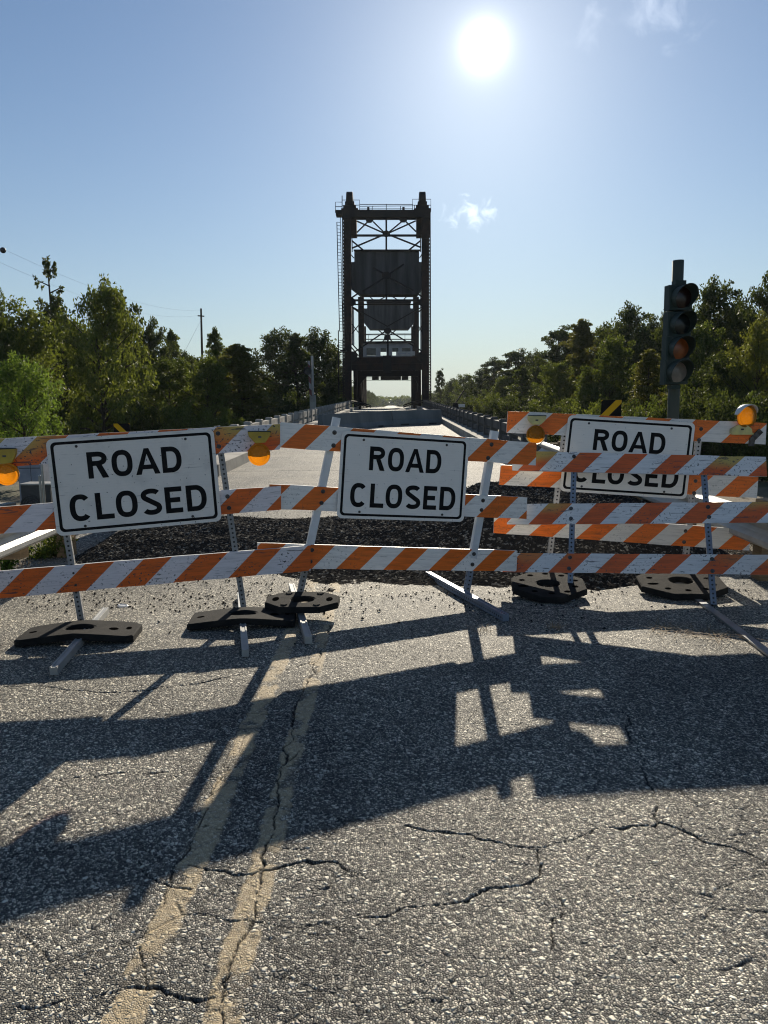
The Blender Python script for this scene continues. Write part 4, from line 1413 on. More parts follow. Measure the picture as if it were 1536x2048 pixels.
# ------------------------------------------------------------------ steel guardrails beside the barricades
def guardrail(path, side, label, post_ys, mat):
    """path: (x, y, z mid); side: +1 bulges to +x"""
    root = thing('guardrail', label, 'guardrail', (path[0][0], path[0][1], -.07), 'steel guardrails')
    prof = [(0, .155), (.035, .15), (.082, .115), (.082, .075), (.03, .035), (.0, .0), (.03, -.035), (.082, -.075), (.082, -.115), (.035, -.15), (0, -.155)]
    prof2 = [(x - .004, z) for x, z in prof[::-1]]
    pp = prof + prof2
    vs, fs = [], []
    pts = []
    for (a, b_) in zip(path[:-1], path[1:]):
        for i in range(6):
            pts.append([a[k] + (b_[k] - a[k]) * i / 6 for k in range(3)])
    pts.append(list(path[-1]))
    n = len(pp)
    for x, y, z in pts:
        for u, v in pp:
            vs.append((x + side * u, y, z + v))
    for i in range(len(pts) - 1):
        for j in range(n):
            fs.append((i * n + j, i * n + (j + 1) % n, (i + 1) * n + (j + 1) % n, (i + 1) * n + j))
    mb = MB()
    mb.mesh(vs, fs)
    mb.build('rail', mat, root, smooth=False)
    for y in post_ys:
        k = min(range(len(pts)), key=lambda i: abs(pts[i][1] - y))
        x, _, z = pts[k]
        mb = MB()
        mb.box(x - side * .37 - .08, x - side * .37 + .08, y - .09, y + .09, float(gz(x - side * .37, y)) - .2, z + .17)
        pst = mb.build('post', M['wood'], root)
        mb = MB()
        mb.box(x - side * .145 - .14, x - side * .145 + .14, y - .08, y + .08, z - .26, z + .13)
        mb.build('blockout', M['wood'], pst)
guardrail([(-3.30, 3.2, .60), (-3.42, 7.0, .63), (-3.55, 9.5, .64), (-4.05, 13.5, .66), (-4.4, 16.8, .70)], 1,
          'sunlit galvanised guardrail on timber posts behind the left barricade', [4.9, 6.72, 8.6, 10.5, 12.4, 14.3, 16.2], M['galv_dull'])
guardrail([(3.22, 3.4, .60), (3.30, 7.0, .62), (3.35, 11, .63), (3.42, 17.0, .72)], -1,
          'shaded galvanised guardrail leading to the bridge behind the right barricades', [5.0, 7.2, 9.2, 11.1, 13.0, 14.9, 16.6], M['galv_dull'])

# ------------------------------------------------------------------ object markers
def obj_marker(px, py_top, D, flip, label):
    p = P(px, py_top, D)
    g0 = float(gz(p.x, D))
    root = thing('object_marker', label, 'marker', (p.x, D, g0), 'striped object markers')
    m, t, b, _ = new_mat('marker_stripes')
    co = objco(t)
    sp = N(t, 'ShaderNodeSeparateXYZ')
    t.links.new(co, sp.inputs[0])
    k = math_node(t, 'ADD', math_node(t, 'MULTIPLY', sp.outputs[0], flip), sp.outputs[2])
    zt = p.z - g0
    k = math_node(t, 'FRACT', math_node(t, 'DIVIDE', math_node(t, 'SUBTRACT', k, zt - .20), 0.33))
    t.links.new(mixc(t, math_node(t, 'LESS_THAN', k, 0.40), (0.012, 0.012, 0.013), (0.62, 0.36, 0.02)), b.inputs['Base Color'])
    b.inputs['Roughness'].default_value = 0.7
    b.inputs['Specular IOR Level'].default_value = 0.08
    mb = MB()
    mb.box(p.x - .152, p.x + .152, D - .004, D, p.z - .91, p.z)
    mb.build('panel', m, root)
    mb = MB()
    mb.beam((p.x, D + .03, g0 - .3), (p.x, D + .03, p.z - .05), .05, .05)
    mb.build('post', M['galv_dull'], root)
obj_marker(243, 847, 14.0, 1.0, 'yellow and black object marker showing above the left road closed sign')
obj_marker(1223, 800, 11.3, -1.0, 'yellow and black object marker showing above the right road closed sign')

# ------------------------------------------------------------------ four-lens traffic signal
D = 10.7
pb, pt = P(1347, 808, D), P(1356.5, 521, D)
gzz = float(gz(pb.x, D))
root = thing('traffic_signal', 'old dark green traffic signal with four unlit lenses on a short pole', 'traffic light', (pb.x, D, gzz))
sl_ = (pt - pb) / (pt.z - pb.z)
lowp = pb + sl_ * (gzz - pb.z)
mb = MB()
mb.tube([lowp, pb, pt], [.082, .080, .076], 20)
mb.build('pole', M['pole_green'], root, smooth=True)
up_ = sl_.normalized()
yaw = R(8)
fw = Vector((math.sin(yaw), -math.cos(yaw), 0))
fw = (fw - up_ * fw.dot(up_)).normalized()
rt = fw.cross(up_) * -1
rt.normalize()
if rt.x < 0: rt = -rt
cols = ['lens_red', 'lens_green', 'lens_amber', 'lens_white']
cy_ = [595, 648, 697, 744]
cx_ = [1363, 1360.5, 1357.5, 1354]
hs = (P(1357, 571, D) - P(1357, 771, D)).length / 4
for i in range(4):
    c = P(cx_[i], cy_[i], D - .22)
    mb = MB()
    w_, d_ = .345, .15
    # bevelled box
    def pt3(a, b__, z_): return c + rt * a + fw * b__ + up_ * z_
    hh_ = hs / 2 - .002
    o1 = [(-w_ / 2, -hh_), (w_ / 2, -hh_), (w_ / 2, hh_), (-w_ / 2, hh_)]
    vs = [pt3(x, -d_, z_) for x, z_ in o1] + [pt3(x, -.02, z_) for x, z_ in o1] + [pt3(x * .93, 0, z_ * .95) for x, z_ in o1]
    mb.mesh(vs, [(0, 1, 2, 3), (8, 9, 10, 11)] + [(k + a, k + (a + 1) % 4, k + 4 + (a + 1) % 4, k + 4 + a) for k in (0, 4) for a in range(4)])
    sec = mb.build('signal_section', M['signal_green'], root)
    mb = MB()
    mb.lathe([(0, .022), (.06, .019), (.11, .010), (.142, -.002)], c + fw * .004, fw, 28)
    mb.build('lens', M[cols[i]], sec, smooth=True)
    # visor: a hood open below, longest at the top
    mb = MB()
    K = 30
    vs, fs = [], []
    for k in range(K + 1):
        a = R(-58 + 296 * k / K)
        rad = rt * math.cos(a) + up_ * math.sin(a)
        ln_ = .03 + .21 * (0.5 + 0.5 * math.sin(a)) ** 0.8
        vs += [c + rad * .150 + fw * .001, c + rad * .156 + fw * ln_, c + rad * .150 + fw * ln_, c + rad * .144 + fw * .001]
    for k in range(K):
        for j in range(4):
            fs.append((k * 4 + j, k * 4 + (j + 1) % 4, (k + 1) * 4 + (j + 1) % 4, (k + 1) * 4 + j))
    mb.mesh(vs, fs)
    mb.build('visor', M['signal_green'], sec)
top_c = P(cx_[0], cy_[0], D - .22) + up_ * (hs / 2)
mb = MB()
mb.beam(top_c - fw * .08 + up_ * .003, top_c - fw * .08 + up_ * .06, .15, .12, fw)
mb.beam(top_c - fw * .08 + up_ * .03, pt - up_ * (pt - top_c).dot(up_) * .85, .07, .05)
bc = P(cx_[3], cy_[3], D - .22) - up_ * (hs / 2)
mb.beam(bc - fw * .08 - up_ * .003, bc - fw * .08 - up_ * .06, .13, .12, fw)
mb.build('bracket', M['signal_green'], root)

# ------------------------------------------------------------------ vertical lift bridge
def c1(x, y, D): return P(600 + x / 4.097, 360 + y / 4.097, D)
BR = thing('lift_bridge', 'rusty dark vertical lift bridge, its steel towers and counterweights standing over the road', 'bridge', (-.5, 87, zr(87)))
D1, D1b, D2, D2b = 87.0, 91.5, 124.0, 128.0
def tower_legs(D, xl, xr, top, w, dep, name):
    for xs_ in (xl, xr):
        mb = MB()
        a = c1(xs_[0], 1850, D)
        b_ = c1(xs_[1], top, D)
        a.z = zr(D) - .6
        mb.beam(a, b_, w * .86, dep, (0, 1, 0))
        for k in (-1, 1):                        # flange angles and batten plates stand proud of the web
            mb.beam(a + Vector((k * w * .44, 0, 0)), b_ + Vector((k * w * .44, 0, 0)), w * .14, dep * 1.12, (0, 1, 0))
        n = int((b_.z - a.z) / 1.1)
        for i in range(n):
            p = a + (b_ - a) * ((i + .5) / n)
            mb.beam(p + Vector((-w * .3, -dep * .54, 0)), p + Vector((w * .3, -dep * .54, 0)), .05, .30, (0, 0, 1))
        mb.build(name, M['steel_rust'], BR)
# front legs of the near tower, with the laced outer edge
tower_legs(D1, (394, 388), (1027, 1026), 262, .80, .8, 'tower_leg')
tower_legs(D1b, (398, 392), (1026, 1024), 262, .66, .7, 'tower_leg')
for xo0, xo1 in ((356, 349), (1072, 1066)):
    mb = MB()
    a, b_ = c1(xo0, 1850, D1), c1(xo1, 262, D1)
    a.z = zr(D1) - .4
    mb.beam(a, b_, .10, .5, (0, 1, 0))
    inn = 1 if xo0 < 700 else -1
    n = 58
    for i in range(n):
        p = a + (b_ - a) * (i / n)
        mb.beam(p, p + Vector((inn * .30, 0, (b_.z - a.z) / n * .5)), .10, .10)
        mb.beam(p + Vector((inn * .30, 0, (b_.z - a.z) / n * .5)), p + Vector((0, 0, (b_.z - a.z) / n)), .08, .08)
    mb.build('lacing', M['steel_rust'], BR)
tower_legs(D2, (508, 500), (950, 950), 960, .92, .8, 'tower_leg')
tower_legs(D2b, (532, 526), (926, 926), 1200, .6, .6, 'tower_leg')
def bars(lst, D, w, name, mat='steel_dark', d=.2):
    mb = MB()
    for (x0, y0), (x1, y1) in lst:
        mb.beam(c1(x0, y0, D), c1(x1, y1, D), d, w, (0, 0, 1) if abs(x1 - x0) > abs(y1 - y0) * .2 else (0, 1, 0))
    return mb.build(name, M[mat], BR)
bars([((430, 1040), (716, 1200)), ((1000, 1040), (716, 1200))], D1b + .3, .12, 'bracing')
for seg in [((425, 1180), (488, 1260)), ((488, 1180), (425, 1260)), ((960, 1180), (1008, 1260)), ((1008, 1180), (960, 1260)), ((400, 590), (442, 640)), ((980, 640), (1010, 590))]:
    bars([seg], D1b + .3, .10, 'bracing')
# head of the near tower
mb = MB()
a, b_ = c1(345, 283, D1), c1(1068, 283, D1)
mb.beam(a, b_, 1.0, .78)
mb.beam(c1(296, 277, D1), c1(352, 277, D1), 1.4, .5)
mb.build('head_girder', M['steel_dark'], BR)
for x0, x1 in ((362, 462), (955, 1062)):
    mb = MB()
    p, q = c1(x0, 455, D1 + .3), c1(x1, 270, D1 + .3)
    mb.box(p.x, q.x, D1 + .15, D1 + 1.8, p.z, q.z)
    mb.build('sheave_housing', M['steel_rust'], BR)
bars([((460, 320), (952, 320))], D1, .16, 'head_strut')
bars([((455, 455), (960, 455))], D1, .22, 'head_strut')
bars([((400, 986), (1020, 986))], D1 - .1, .22, 'cross_strut')
bars([((420, 1020), (1020, 1020))], D1b, .16, 'cross_strut')
for seg in [((707, 322), (707, 575)), ((465, 337), (692, 437)), ((948, 335), (722, 437)), ((466, 430), (556, 342)), ((600, 342), (692, 432)), ((832, 342), (724, 432)), ((868, 342), (952, 424))]:
    bars([seg], D1 - .2, .13, 'bracing')
bars([((428, 558), (664, 458)), ((752, 458), (992, 553))], D1 - .2, .15, 'bracing')
for seg in [((428, 500), (522, 578)), ((988, 497), (888, 578))]:
    bars([seg], D1 - .2, .15, 'bracing')
bars([((462, 302), (468, 320)), ((950, 302), (944, 320)), ((560, 312), (640, 300)), ((860, 312), (770, 300)), ((640, 308), (780, 308))], D1 - .15, .08, 'bracing')
bars([((512, 912), (704, 795)), ((930, 908), (722, 795)), ((600, 720), (690, 768)), ((735, 768), (850, 690)), ((708, 790), (708, 985))], D1 - .2, .16, 'bracing')
for seg in [((405, 978), (482, 925)), ((1020, 972), (955, 925)), ((425, 1040), (492, 1090)), ((1022, 1042), (958, 1090))]:
    bars([seg], D1, .15, 'bracing')
bars([((428, 1422), (702, 1238)), ((736, 1238), (1012, 1412)), ((720, 1238), (720, 1440)), ((425, 1342), (490, 1412)), ((420, 1370), (478, 1440))], D1 - .2, .14, 'bracing')
bars([((705, 1240), (592, 1130)), ((735, 1240), (922, 1075)), ((716, 1290), (620, 1372)), ((716, 1290), (850, 1398)), ((716, 1290), (545, 1150)), ((716, 1290), (900, 1130))], D2, .16, 'bracing')
bars([((520, 1268), (930, 1268)), ((520, 1305), (930, 1305)), ((540, 940), (900, 940)), ((560, 945), (620, 1000)), ((720, 945), (620, 1000)), ((740, 945), (830, 1000)), ((890, 940), (830, 1000))], D2, .14, 'bracing')
for x, y, s_ in ((707, 440, .42), (570, 325, .42), (846, 322, .42), (708, 782, .5), (718, 1236, .42), (716, 1292, .38), (412, 1000, .62), (1015, 1000, .62), (420, 1445, .7), (1008, 1445, .7)):
    mb = MB()
    p = c1(x, y, D1 - .32)
    w = s_
    poly = [p + Vector(v) for v in ((-w, 0, -w * .35), (-w * .4, 0, -w * .8), (w * .4, 0, -w * .8), (w, 0, -w * .35), (w, 0, w * .35), (w * .4, 0, w * .8), (-w * .4, 0, w * .8), (-w, 0, w * .35))]
    mb.prism(poly, (0, .06, 0))
    mb.build('gusset_plate', M['steel_dark'], BR)
for x in (560, 848):
    mb = MB()
    a = c1(x, 265, D1)
    mb.beam(a, a + Vector((0, 0, .55)), .26, .26)
    mb.build('lamp_bracket', M['steel_dark'], BR)
# sheaves seen edge on, on stepped bearings
for x in (408, 1002):
    mb = MB()
    ctr = c1(x, 175, D1 + .9)
    mb.lathe([(.25, -.42), (1.05, -.36), (1.15, -.32), (1.15, .32), (1.05, .36), (.25, .42), (0, .42)], ctr, (1, 0, 0), 32)
    mb.lathe([(0, -.42), (.25, -.42)], ctr, (1, 0, 0), 32)
    top = c1(x, 98, D1 + .9).z
    k = top - ctr.z
    for i, v in enumerate(mb.v):
        mb.v[i] = (v[0], ctr.y + (v[1] - ctr.y) * k / 1.15, ctr.z + (v[2] - ctr.z) * k / 1.15)
    mb.build('sheave', M['steel_dark'], BR)
    mb = MB()
    for w, y0, y1 in ((.95, 268, 238), (.72, 238, 212), (.52, 212, 190)):
        a, b_ = c1(x, y0, D1 + .5), c1(x, y1, D1 + .5)
        mb.box(a.x - w, a.x + w, D1 + .1, D1 + 1.9, a.z, b_.z + (.0 if y1 != 190 else .1))
    mb.build('sheave_bearing', M['steel_dark'], BR)
# counterweights
def cweight(outer, D, th, name):
    mb = MB()
    mb.prism([c1(x, y, D) for x, y in outer], (0, th, 0))
    o = mb.build('counterweight', M['cw'], BR)
    return o
cw1 = cweight([(445, 578), (976, 578), (976, 672), (1034, 672), (1034, 845), (962, 938), (492, 938), (398, 862), (398, 672), (445, 672)], D1 + .6, 2.2, 'counterweight')
cw2 = cweight([(550, 1000), (905, 1000), (905, 1052), (937, 1052), (937, 1165), (888, 1224), (572, 1224), (524, 1165), (524, 1052), (550, 1052)], D2 - 2.5, 2.0, 'counterweight')
bars([((440, 577), (990, 577))], D1 + .4, .18, 'counterweight_beam')
bars([((545, 1002), (910, 1002))], D2 - 2.7, .28, 'counterweight_beam')
mb = MB()
for x in (408, 428, 988, 1012):
    p = c1(x, 590, D1 + 1.2)
    mb.tube([p, Vector((p.x, p.y, c1(x, 270, D1 + 1.2).z))], .055, 6)
mb.build('counterweight_rope', M['steel_dark'], BR)
for x, y0, y1 in ((428, 1046, 1350), (438, 1046, 1350), (994, 850, 1400), (1004, 850, 1400)):
    p, q = c1(x, y1, D1b + 1), c1(x, y0, D1b + 1)
    mb = MB()
    mb.tube([p, Vector((p.x, p.y, q.z))], .13, 8)
    mb.build('lifting_rope', M['rope'], BR)
# access ladder on the left leg
mb = MB()
la, lb = c1(324, 1240, D1 - .3), c1(302, 345, D1 - .3)
ra_, rb_ = c1(350, 1240, D1 - .3), c1(330, 300, D1 - .3)
mb.tube([la, lb], .05, 6)
mb.tube([ra_, rb_], .04, 6)
for i in range(34):
    k = i / 33
    mb.tube([la + (lb - la) * k, ra_ + (rb_ - ra_) * k * .95], .028, 5)
mb.build('ladder', M['steel_dark'], BR)
mb = MB()
l1, l2 = c1(318, 1790, D1 - .3), c1(314, 1232, D1 - .3)
r1, r2 = c1(352, 1790, D1 - .3), c1(350, 1300, D1 - .3)
mb.tube([l1, l2], .06, 6)
mb.tube([r1, r2], .05, 6)
for i in range(26):
    k = i / 25 * .86
    mb.tube([l1 + (l2 - l1) * k, r1 + (r2 - r1) * k * 1.12], .03, 5)
mb.box(c1(308, 0, D1).x, c1(362, 0, D1).x, D1 - .8, D1, c1(310, 1408, D1).z, c1(310, 1396, D1).z)
mb.build('stair_ladder', M['steel_dark'], BR)
# railings on the head
mb = MB()
def rl(pts, D, r=.035):
    mb.tube([c1(x, y, D) for x, y in pts], r, 6)
for D_ in (D1 - .5,):
    rl([(490, 200), (925, 200)], D_); rl([(490, 215), (925, 212)], D_ + 1.6); rl([(490, 237), (925, 236)], D_); rl([(490, 252), (925, 250)], D_ + 1.6)
    for x in (592, 707, 823): rl([(x, 196 if x == 707 else 212), (x, 268)], D_)
    rl([(488, 268), (488, 164), (345, 164)], D_); rl([(345, 212), (488, 205)], D_); rl([(345, 262), (345, 128)], D_, .05)
    rl([(290, 268), (290, 181), (345, 181)], D_); rl([(290, 218), (345, 218)], D_)
    rl([(922, 262), (922, 157), (1072, 157), (1072, 262)], D_); rl([(922, 206), (1072, 206)], D_); rl([(938, 240), (938, 206)], D_)
mb.build('platform_railing', M['steel_dark'], BR)
# portal of the near tower
mb = MB()
p, q = c1(395, 1560, D1), c1(1040, 1448, D1)
mb.box(p.x, q.x, D1 - .15, D1 + .35, p.z, q.z)
for y in (1448, 1505, 1558):
    p, q = c1(390, y + 6, D1), c1(1045, y - 4, D1)
    mb.box(p.x, q.x, D1 - .4, D1 - .152, p.z, q.z)
mb.build('portal_girder', M['steel_rust'], BR)
mb = MB()
p, q = c1(480, 1612, D1b), c1(975, 1562, D1b)
mb.box(p.x, q.x, D1b, D1b + .4, p.z, q.z)
for xa, xb in ((480, 548), (975, 930)):
    mb.prism([c1(xa, 1612, D1b), c1(xb, 1612, D1b), c1(xa, 1690, D1b)], (0, .3, 0))
mb.build('portal_strut', M['steel_dark'], BR)
mb = MB()
p, q = c1(682, 1580, D1), c1(748, 1440, D1)
mb.box(p.x, q.x, D1 - .55, D1 - .405, p.z, q.z)
mb.build('gusset_plate', M['steel_dark'], BR)
bars([((540, 1622), (935, 1622)), ((540, 1640), (935, 1640))], D2, .09, 'far_portal_rail')
mb = MB()
for x in (618, 688, 735, 800, 860):
    a = c1(x, 1616, D2 - .1)
    mb.box(a.x - (.9 if x in (735,) else .55), a.x + (.9 if x in (735,) else .55), D2 - .3, D2, a.z - .42, a.z + .25)
mb.build('hanging_lamp', M['steel_dark'], BR)
mb = MB()
p, q = c1(788, 1440, D1 - .6), c1(942, 1404, D1 - .6)
mb.box(p.x, q.x, D1 - .63, D1 - .6, p.z, q.z)
o = mb.build('notice_board', M['plate'], BR)
mb = MB()
for xa, xb in ((800, 868), (884, 904)):
    p, q = c1(xa, 1427, D1 - .64), c1(xb, 1417, D1 - .64)
    mb.box(p.x, q.x, D1 - .636, D1 - .632, p.z, q.z)
mb.build('faded_lettering', M['house'], o)
# lift span: through truss between the towers
def truss(x, sgn):
    mb = MB()
    y0, y1 = 92.6, 122.8
    zb, zt = zr(100) + .1, c1(500, 1520, 92.6).z
    n = 6
    for (a, b_) in (((x, y0, zb), (x, y1, zb)), ((x, y0, zt), (x, y1, zt))):
        mb.beam(a, b_, .45, .5)
    for i in range(n + 1):
        y = y0 + (y1 - y0) * i / n
        mb.beam((x, y, zb), (x, y, zt), .42, .34, (0, 1, 0))
        if i < n:
            y2 = y0 + (y1 - y0) * (i + 1) / n
            if i % 2: mb.beam((x, y, zt), (x, y2, zb), .3, .26)
            else: mb.beam((x, y, zb), (x, y2, zt), .3, .26)
    return mb.build('span_truss', M['steel_rust'], BR)
truss(-4.45, 1)
truss(3.45, -1)
mb = MB()
zt = c1(500, 1520, 92.6).z
for i in range(7):
    y = 92.6 + 30.2 * i / 6
    mb.beam((-4.4, y, zt), (3.4, y, zt), .3, .4)
mb.build('span_cross_beam', M['steel_dark'], BR)
for x in (c1(470, 1600, D1b).x, c1(960, 1600, D1b).x):
    for dx in (-.35, .25):
        mb = MB()
        mb.beam((x + dx, D1b + .3, zr(90)), (x + dx, D1b + .3, c1(470, 1560, D1b).z), .28, .3, (0, 1, 0))
        mb.build('span_end_post', M['steel_rust'], BR)
# operator's house on the span
Dh = 106.0
hx0, hx1 = c1(517, 1400, Dh).x, c1(921, 1400, Dh).x
z0, z1 = c1(600, 1452, Dh).z, c1(600, 1340, Dh).z
mb = MB()
wins = [(545, 622), (660, 708), (756, 806), (836, 905)]
zs = [c1(600, y, Dh).z for y in (1440, 1410, 1378)]
xs_ = [hx0] + [c1(v, 1400, Dh).x for w_ in wins for v in w_] + [hx1]
mb.box(hx0, hx1, Dh, Dh + .15, zs[2], z1)
mb.box(hx0, hx1, Dh, Dh + .15, z0, zs[0])
for i in range(0, len(xs_), 2):
    mb.box(xs_[i], xs_[i + 1], Dh, Dh + .15, zs[0] + .001, zs[2] - .001)
mb.box(hx0, hx0 + .15, Dh + .151, Dh + 5, z0, z1)
mb.box(hx1 - .15, hx1, Dh + .151, Dh + 5, z0, z1)
hs_ = mb.build('machinery_house', M['house'], BR)
mb = MB()
mb.box(hx0 - .25, hx1 + .25, Dh - .3, Dh + 5.3, z1 + .002, z1 + .28)
mb.build('house_roof', M['steel_dark'], hs_)
for i, (a, b_) in enumerate(wins):
    mb = MB()
    xa, xb = c1(a, 1400, Dh).x, c1(b_, 1400, Dh).x
    mb.box(xa + .002, xb - .002, Dh + .05, Dh + .09, zs[1] if i in (1, 2) else zs[0] + .02, zs[2] - .003)
    mb.build('house_window', M['glass_dark'], hs_)
mb = MB()
for x in (c1(560, 1300, Dh).x, c1(700, 1300, Dh).x, c1(860, 1300, Dh).x):
    mb.tube([(x, Dh - .2, z1 + .2), (x, Dh - .2, z1 + 1.3)], .03, 5)
mb.tube([(hx0, Dh - .2, z1 + 1.3), (hx1, Dh - .2, z1 + 1.3)], .03, 5)
mb.build('roof_railing', M['steel_dark'], hs_)
# timber fenders and curved rail at the near end of the span
mb = MB()
for x, s_ in ((-4.3, 1), (3.3, -1)):
    for k, (zz, yy) in enumerate(((.95, 84.8), (.75, 84.6))):
        pts = [(x + s_ * (1.9 * (i / 8) ** 1.2), 79 + i * .9, zr(80) + zz - .5 * (i / 8) ** 2) for i in range(9)][::-1]
        mb.tube(pts, .07, 6)
mb.build('guide_rail', M['steel_rust'], BR)

# ------------------------------------------------------------------ crossing gates by the bridge
D = 52.0
p0, p1 = P(626, 812, D), P(624, 712, D)
gt = thing('barrier_gate', 'raised striped barrier gate with a dark lamp by the left bridge railing', 'gate', (p0.x, D, zr(D)))
mb = MB()
mb.box(p0.x - .2, p0.x + .2, D - .2, D + .2, zr(D) + .2, P(626, 790, D).z)
mb.build('gate_cabinet', M['concrete'], gt)
mb = MB()
mb.tube([Vector((p0.x, D, P(626, 790, D).z)), p1], .09, 10)
mb.build('mast', M['galv_dull'], gt)
m, t, b, _ = new_mat('gate_arm_stripes')
sp = N(t, 'ShaderNodeSeparateXYZ')
t.links.new(objco(t), sp.inputs[0])
k = math_node(t, 'FRACT', math_node(t, 'DIVIDE', math_node(t, 'ADD', sp.outputs[2], sp.outputs[0]), .8))
t.links.new(mixc(t, math_node(t, 'LESS_THAN', k, .5), (.30, .29, .28), (.13, .03, .025)), b.inputs['Base Color'])
mb = MB()
mb.beam(P(621.5, 792, D - .25), P(617.5, 722, D - .25), .05, .16, (1, 0, 0))
mb.build('gate_arm', m, gt)
mb = MB()
q = P(615.5, 742, D - .3)
mb.lathe([(0, -.1), (.24, -.1), (.24, .05), (.27, .07), (.27, .22), (.24, .22), (.2, .06), (0, .06)], q, (0, -1, 0), 20)
mb.build('signal_lamp', M['black_paint'], gt)
D = 60.0
p0 = P(911, 806, D)
gt = thing('barrier_gate', 'small dark gate arm tilted up above the right bridge railing', 'gate', (p0.x, D, zr(D)))
mb = MB()
mb.box(p0.x - .22, p0.x + .22, D - .2, D + .2, zr(D) - .3, p0.z)
mb.build('gate_cabinet', M['steel_dark'], gt)
mb = MB()
mb.beam(p0, P(928, 781, D), .08, .18, (0, 1, 0), 0, .08, .28)
mb.build('gate_arm', M['steel_dark'], gt)
mb = MB()
q = P(922, 808, D)
mb.box(q.x - .3, q.x + .3, D - .15, D + .15, q.z - .25, q.z)
mb.build('lamp_box', M['white_paint'], gt)

# ------------------------------------------------------------------ things on the low ground at the left
def boxthing(name, label, cat, x0, x1, y, dep, ztop, zbot, mat, extra=None):
    root = thing(name, label, cat, ((x0 + x1) / 2, y, zbot))
    mb = MB()
    bv = .03
    mb.box(x0, x1, y, y + dep, zbot, ztop)
    bd = mb.build('body', mat, root)
    if extra: extra(root, bd)
    return root
Dq = 20.0
a, b_ = P(38, 968, Dq), P(80, 900, Dq)
def cab(root, bd):
    mb = MB()
    mb.box(a.x - .06, b_.x + .06, Dq - .06, Dq + .76, b_.z + .002, b_.z + .05)
    mb.build('lid', M['white_paint'], root)
    mb = MB()
    mb.box((a.x + b_.x) / 2 + .02, (a.x + b_.x) / 2 + .03, Dq - .006, Dq - .001, float(gz(a.x, Dq)) + .2, b_.z - .08)
    mb.box(a.x + .04, b_.x - .04, Dq - .006, Dq - .001, b_.z - .5, b_.z - .48)
    mb.build('door_seam', M['black_paint'], root)
boxthing('equipment_cabinet', 'blue grey equipment cabinet on the low ground behind the left barricade', 'cabinet', a.x, b_.x, Dq, .7, b_.z, float(gz(a.x, Dq)), M['cabinet'], cab)
Dq = 18.5
a, b_ = P(44, 1006, Dq), P(100, 970, Dq)
def acu(root, bd):
    c = Vector((a.x + (b_.x - a.x) * .32, Dq - .012, (b_.z + float(gz(a.x, Dq))) / 2))
    mb = MB()
    for r in (.26, .20, .14, .08):
        mb.lathe([(r, 0), (r + .012, .006), (r + .024, 0)], c, (0, -1, 0), 28)
    mb.build('fan_grille', M['bolt'], root)
    mb = MB()
    mb.lathe([(.29, 0), (0, 0)], c + Vector((0, .006, 0)), (0, -1, 0), 28)
    mb.build('fan_opening', M['black_paint'], root)
    mb = MB()
    mb.box(a.x - .02, b_.x + .02, Dq - .03, Dq + .53, b_.z + .002, b_.z + .04)
    mb.build('lid', M['galv_dull'], root)
boxthing('air_conditioner', 'dark boxy air conditioner with a round fan grille behind the left barricade', 'air conditioner', a.x, b_.x, Dq, .5, b_.z, float(gz(a.x, Dq)), M['concrete_dark'], acu)
Dq = 46.0
a, b_ = P(22, 885, Dq), P(69, 861, Dq)
def trl(root, bd):
    z0 = float(gz(a.x, Dq))
    mb = MB()
    mb.box(b_.x - .28, b_.x + .003, Dq - .02, Dq - .003, z0 + .45, b_.z + .02)
    mb.build('tail_light_panel', M['white_paint'], root)
    mb = MB()
    mb.box(a.x - .03, b_.x + .03, Dq - .03, Dq + 3.03, b_.z + .002, b_.z + .06)
    mb.build('roof', M['white_paint'], root)
    for x in (a.x + .15, b_.x - .15):
        mb = MB()
        mb.lathe([(0, -.1), (.3, -.1), (.33, -.05), (.33, .05), (.3, .1), (0, .1)], (x, Dq + .6, z0 + .33), (1, 0, 0), 20)
        mb.build('wheel', M['tyre'], root)
boxthing('box_trailer', 'small grey box trailer parked far off under the trees at the left', 'trailer', a.x, b_.x, Dq, 3.0, b_.z, float(gz(a.x, Dq)) + .35, M['house'], trl)
# dark car beside it
Dq = 47.0
z0 = float(gz(-24, Dq))
xl_, xr_ = P(-22, 870, Dq).x, P(21, 870, Dq).x
car = thing('parked_car', 'dark parked car at the left edge of the photo beside a grey trailer', 'car', ((xl_ + xr_) / 2, Dq, z0))
mb = MB()
w_ = xr_ - xl_
prof = [(0, .35), (0, .75), (.10, .95), (.22, .98), (.34, 1.40), (.72, 1.42), (.86, 1.02), (.97, .95), (1, .7), (1, .35)]
kx = 4.3
xx0 = xr_ - kx
mb.prism([(xx0 + kx * u, Dq, z0 + v) for u, v in prof], (0, 1.7, 0))
mb.build('body', M['dark_car'], car)
mb = MB()
mb.prism([(xx0 + kx * u, Dq - .008, z0 + v) for u, v in ((.27, 1.0), (.36, 1.33), (.70, 1.35), (.80, 1.02))], (0, .006, 0))
mb.build('window', M['glass_dark'], car)
for u in (.18, .82):
    mb = MB()
    mb.lathe([(0, -.1), (.3, -.1), (.33, -.06), (.33, .1), (0, .1)], (xx0 + kx * u, Dq + .1, z0 + .33), (0, 1, 0), 22)
    mb.build('wheel', M['tyre'], car)
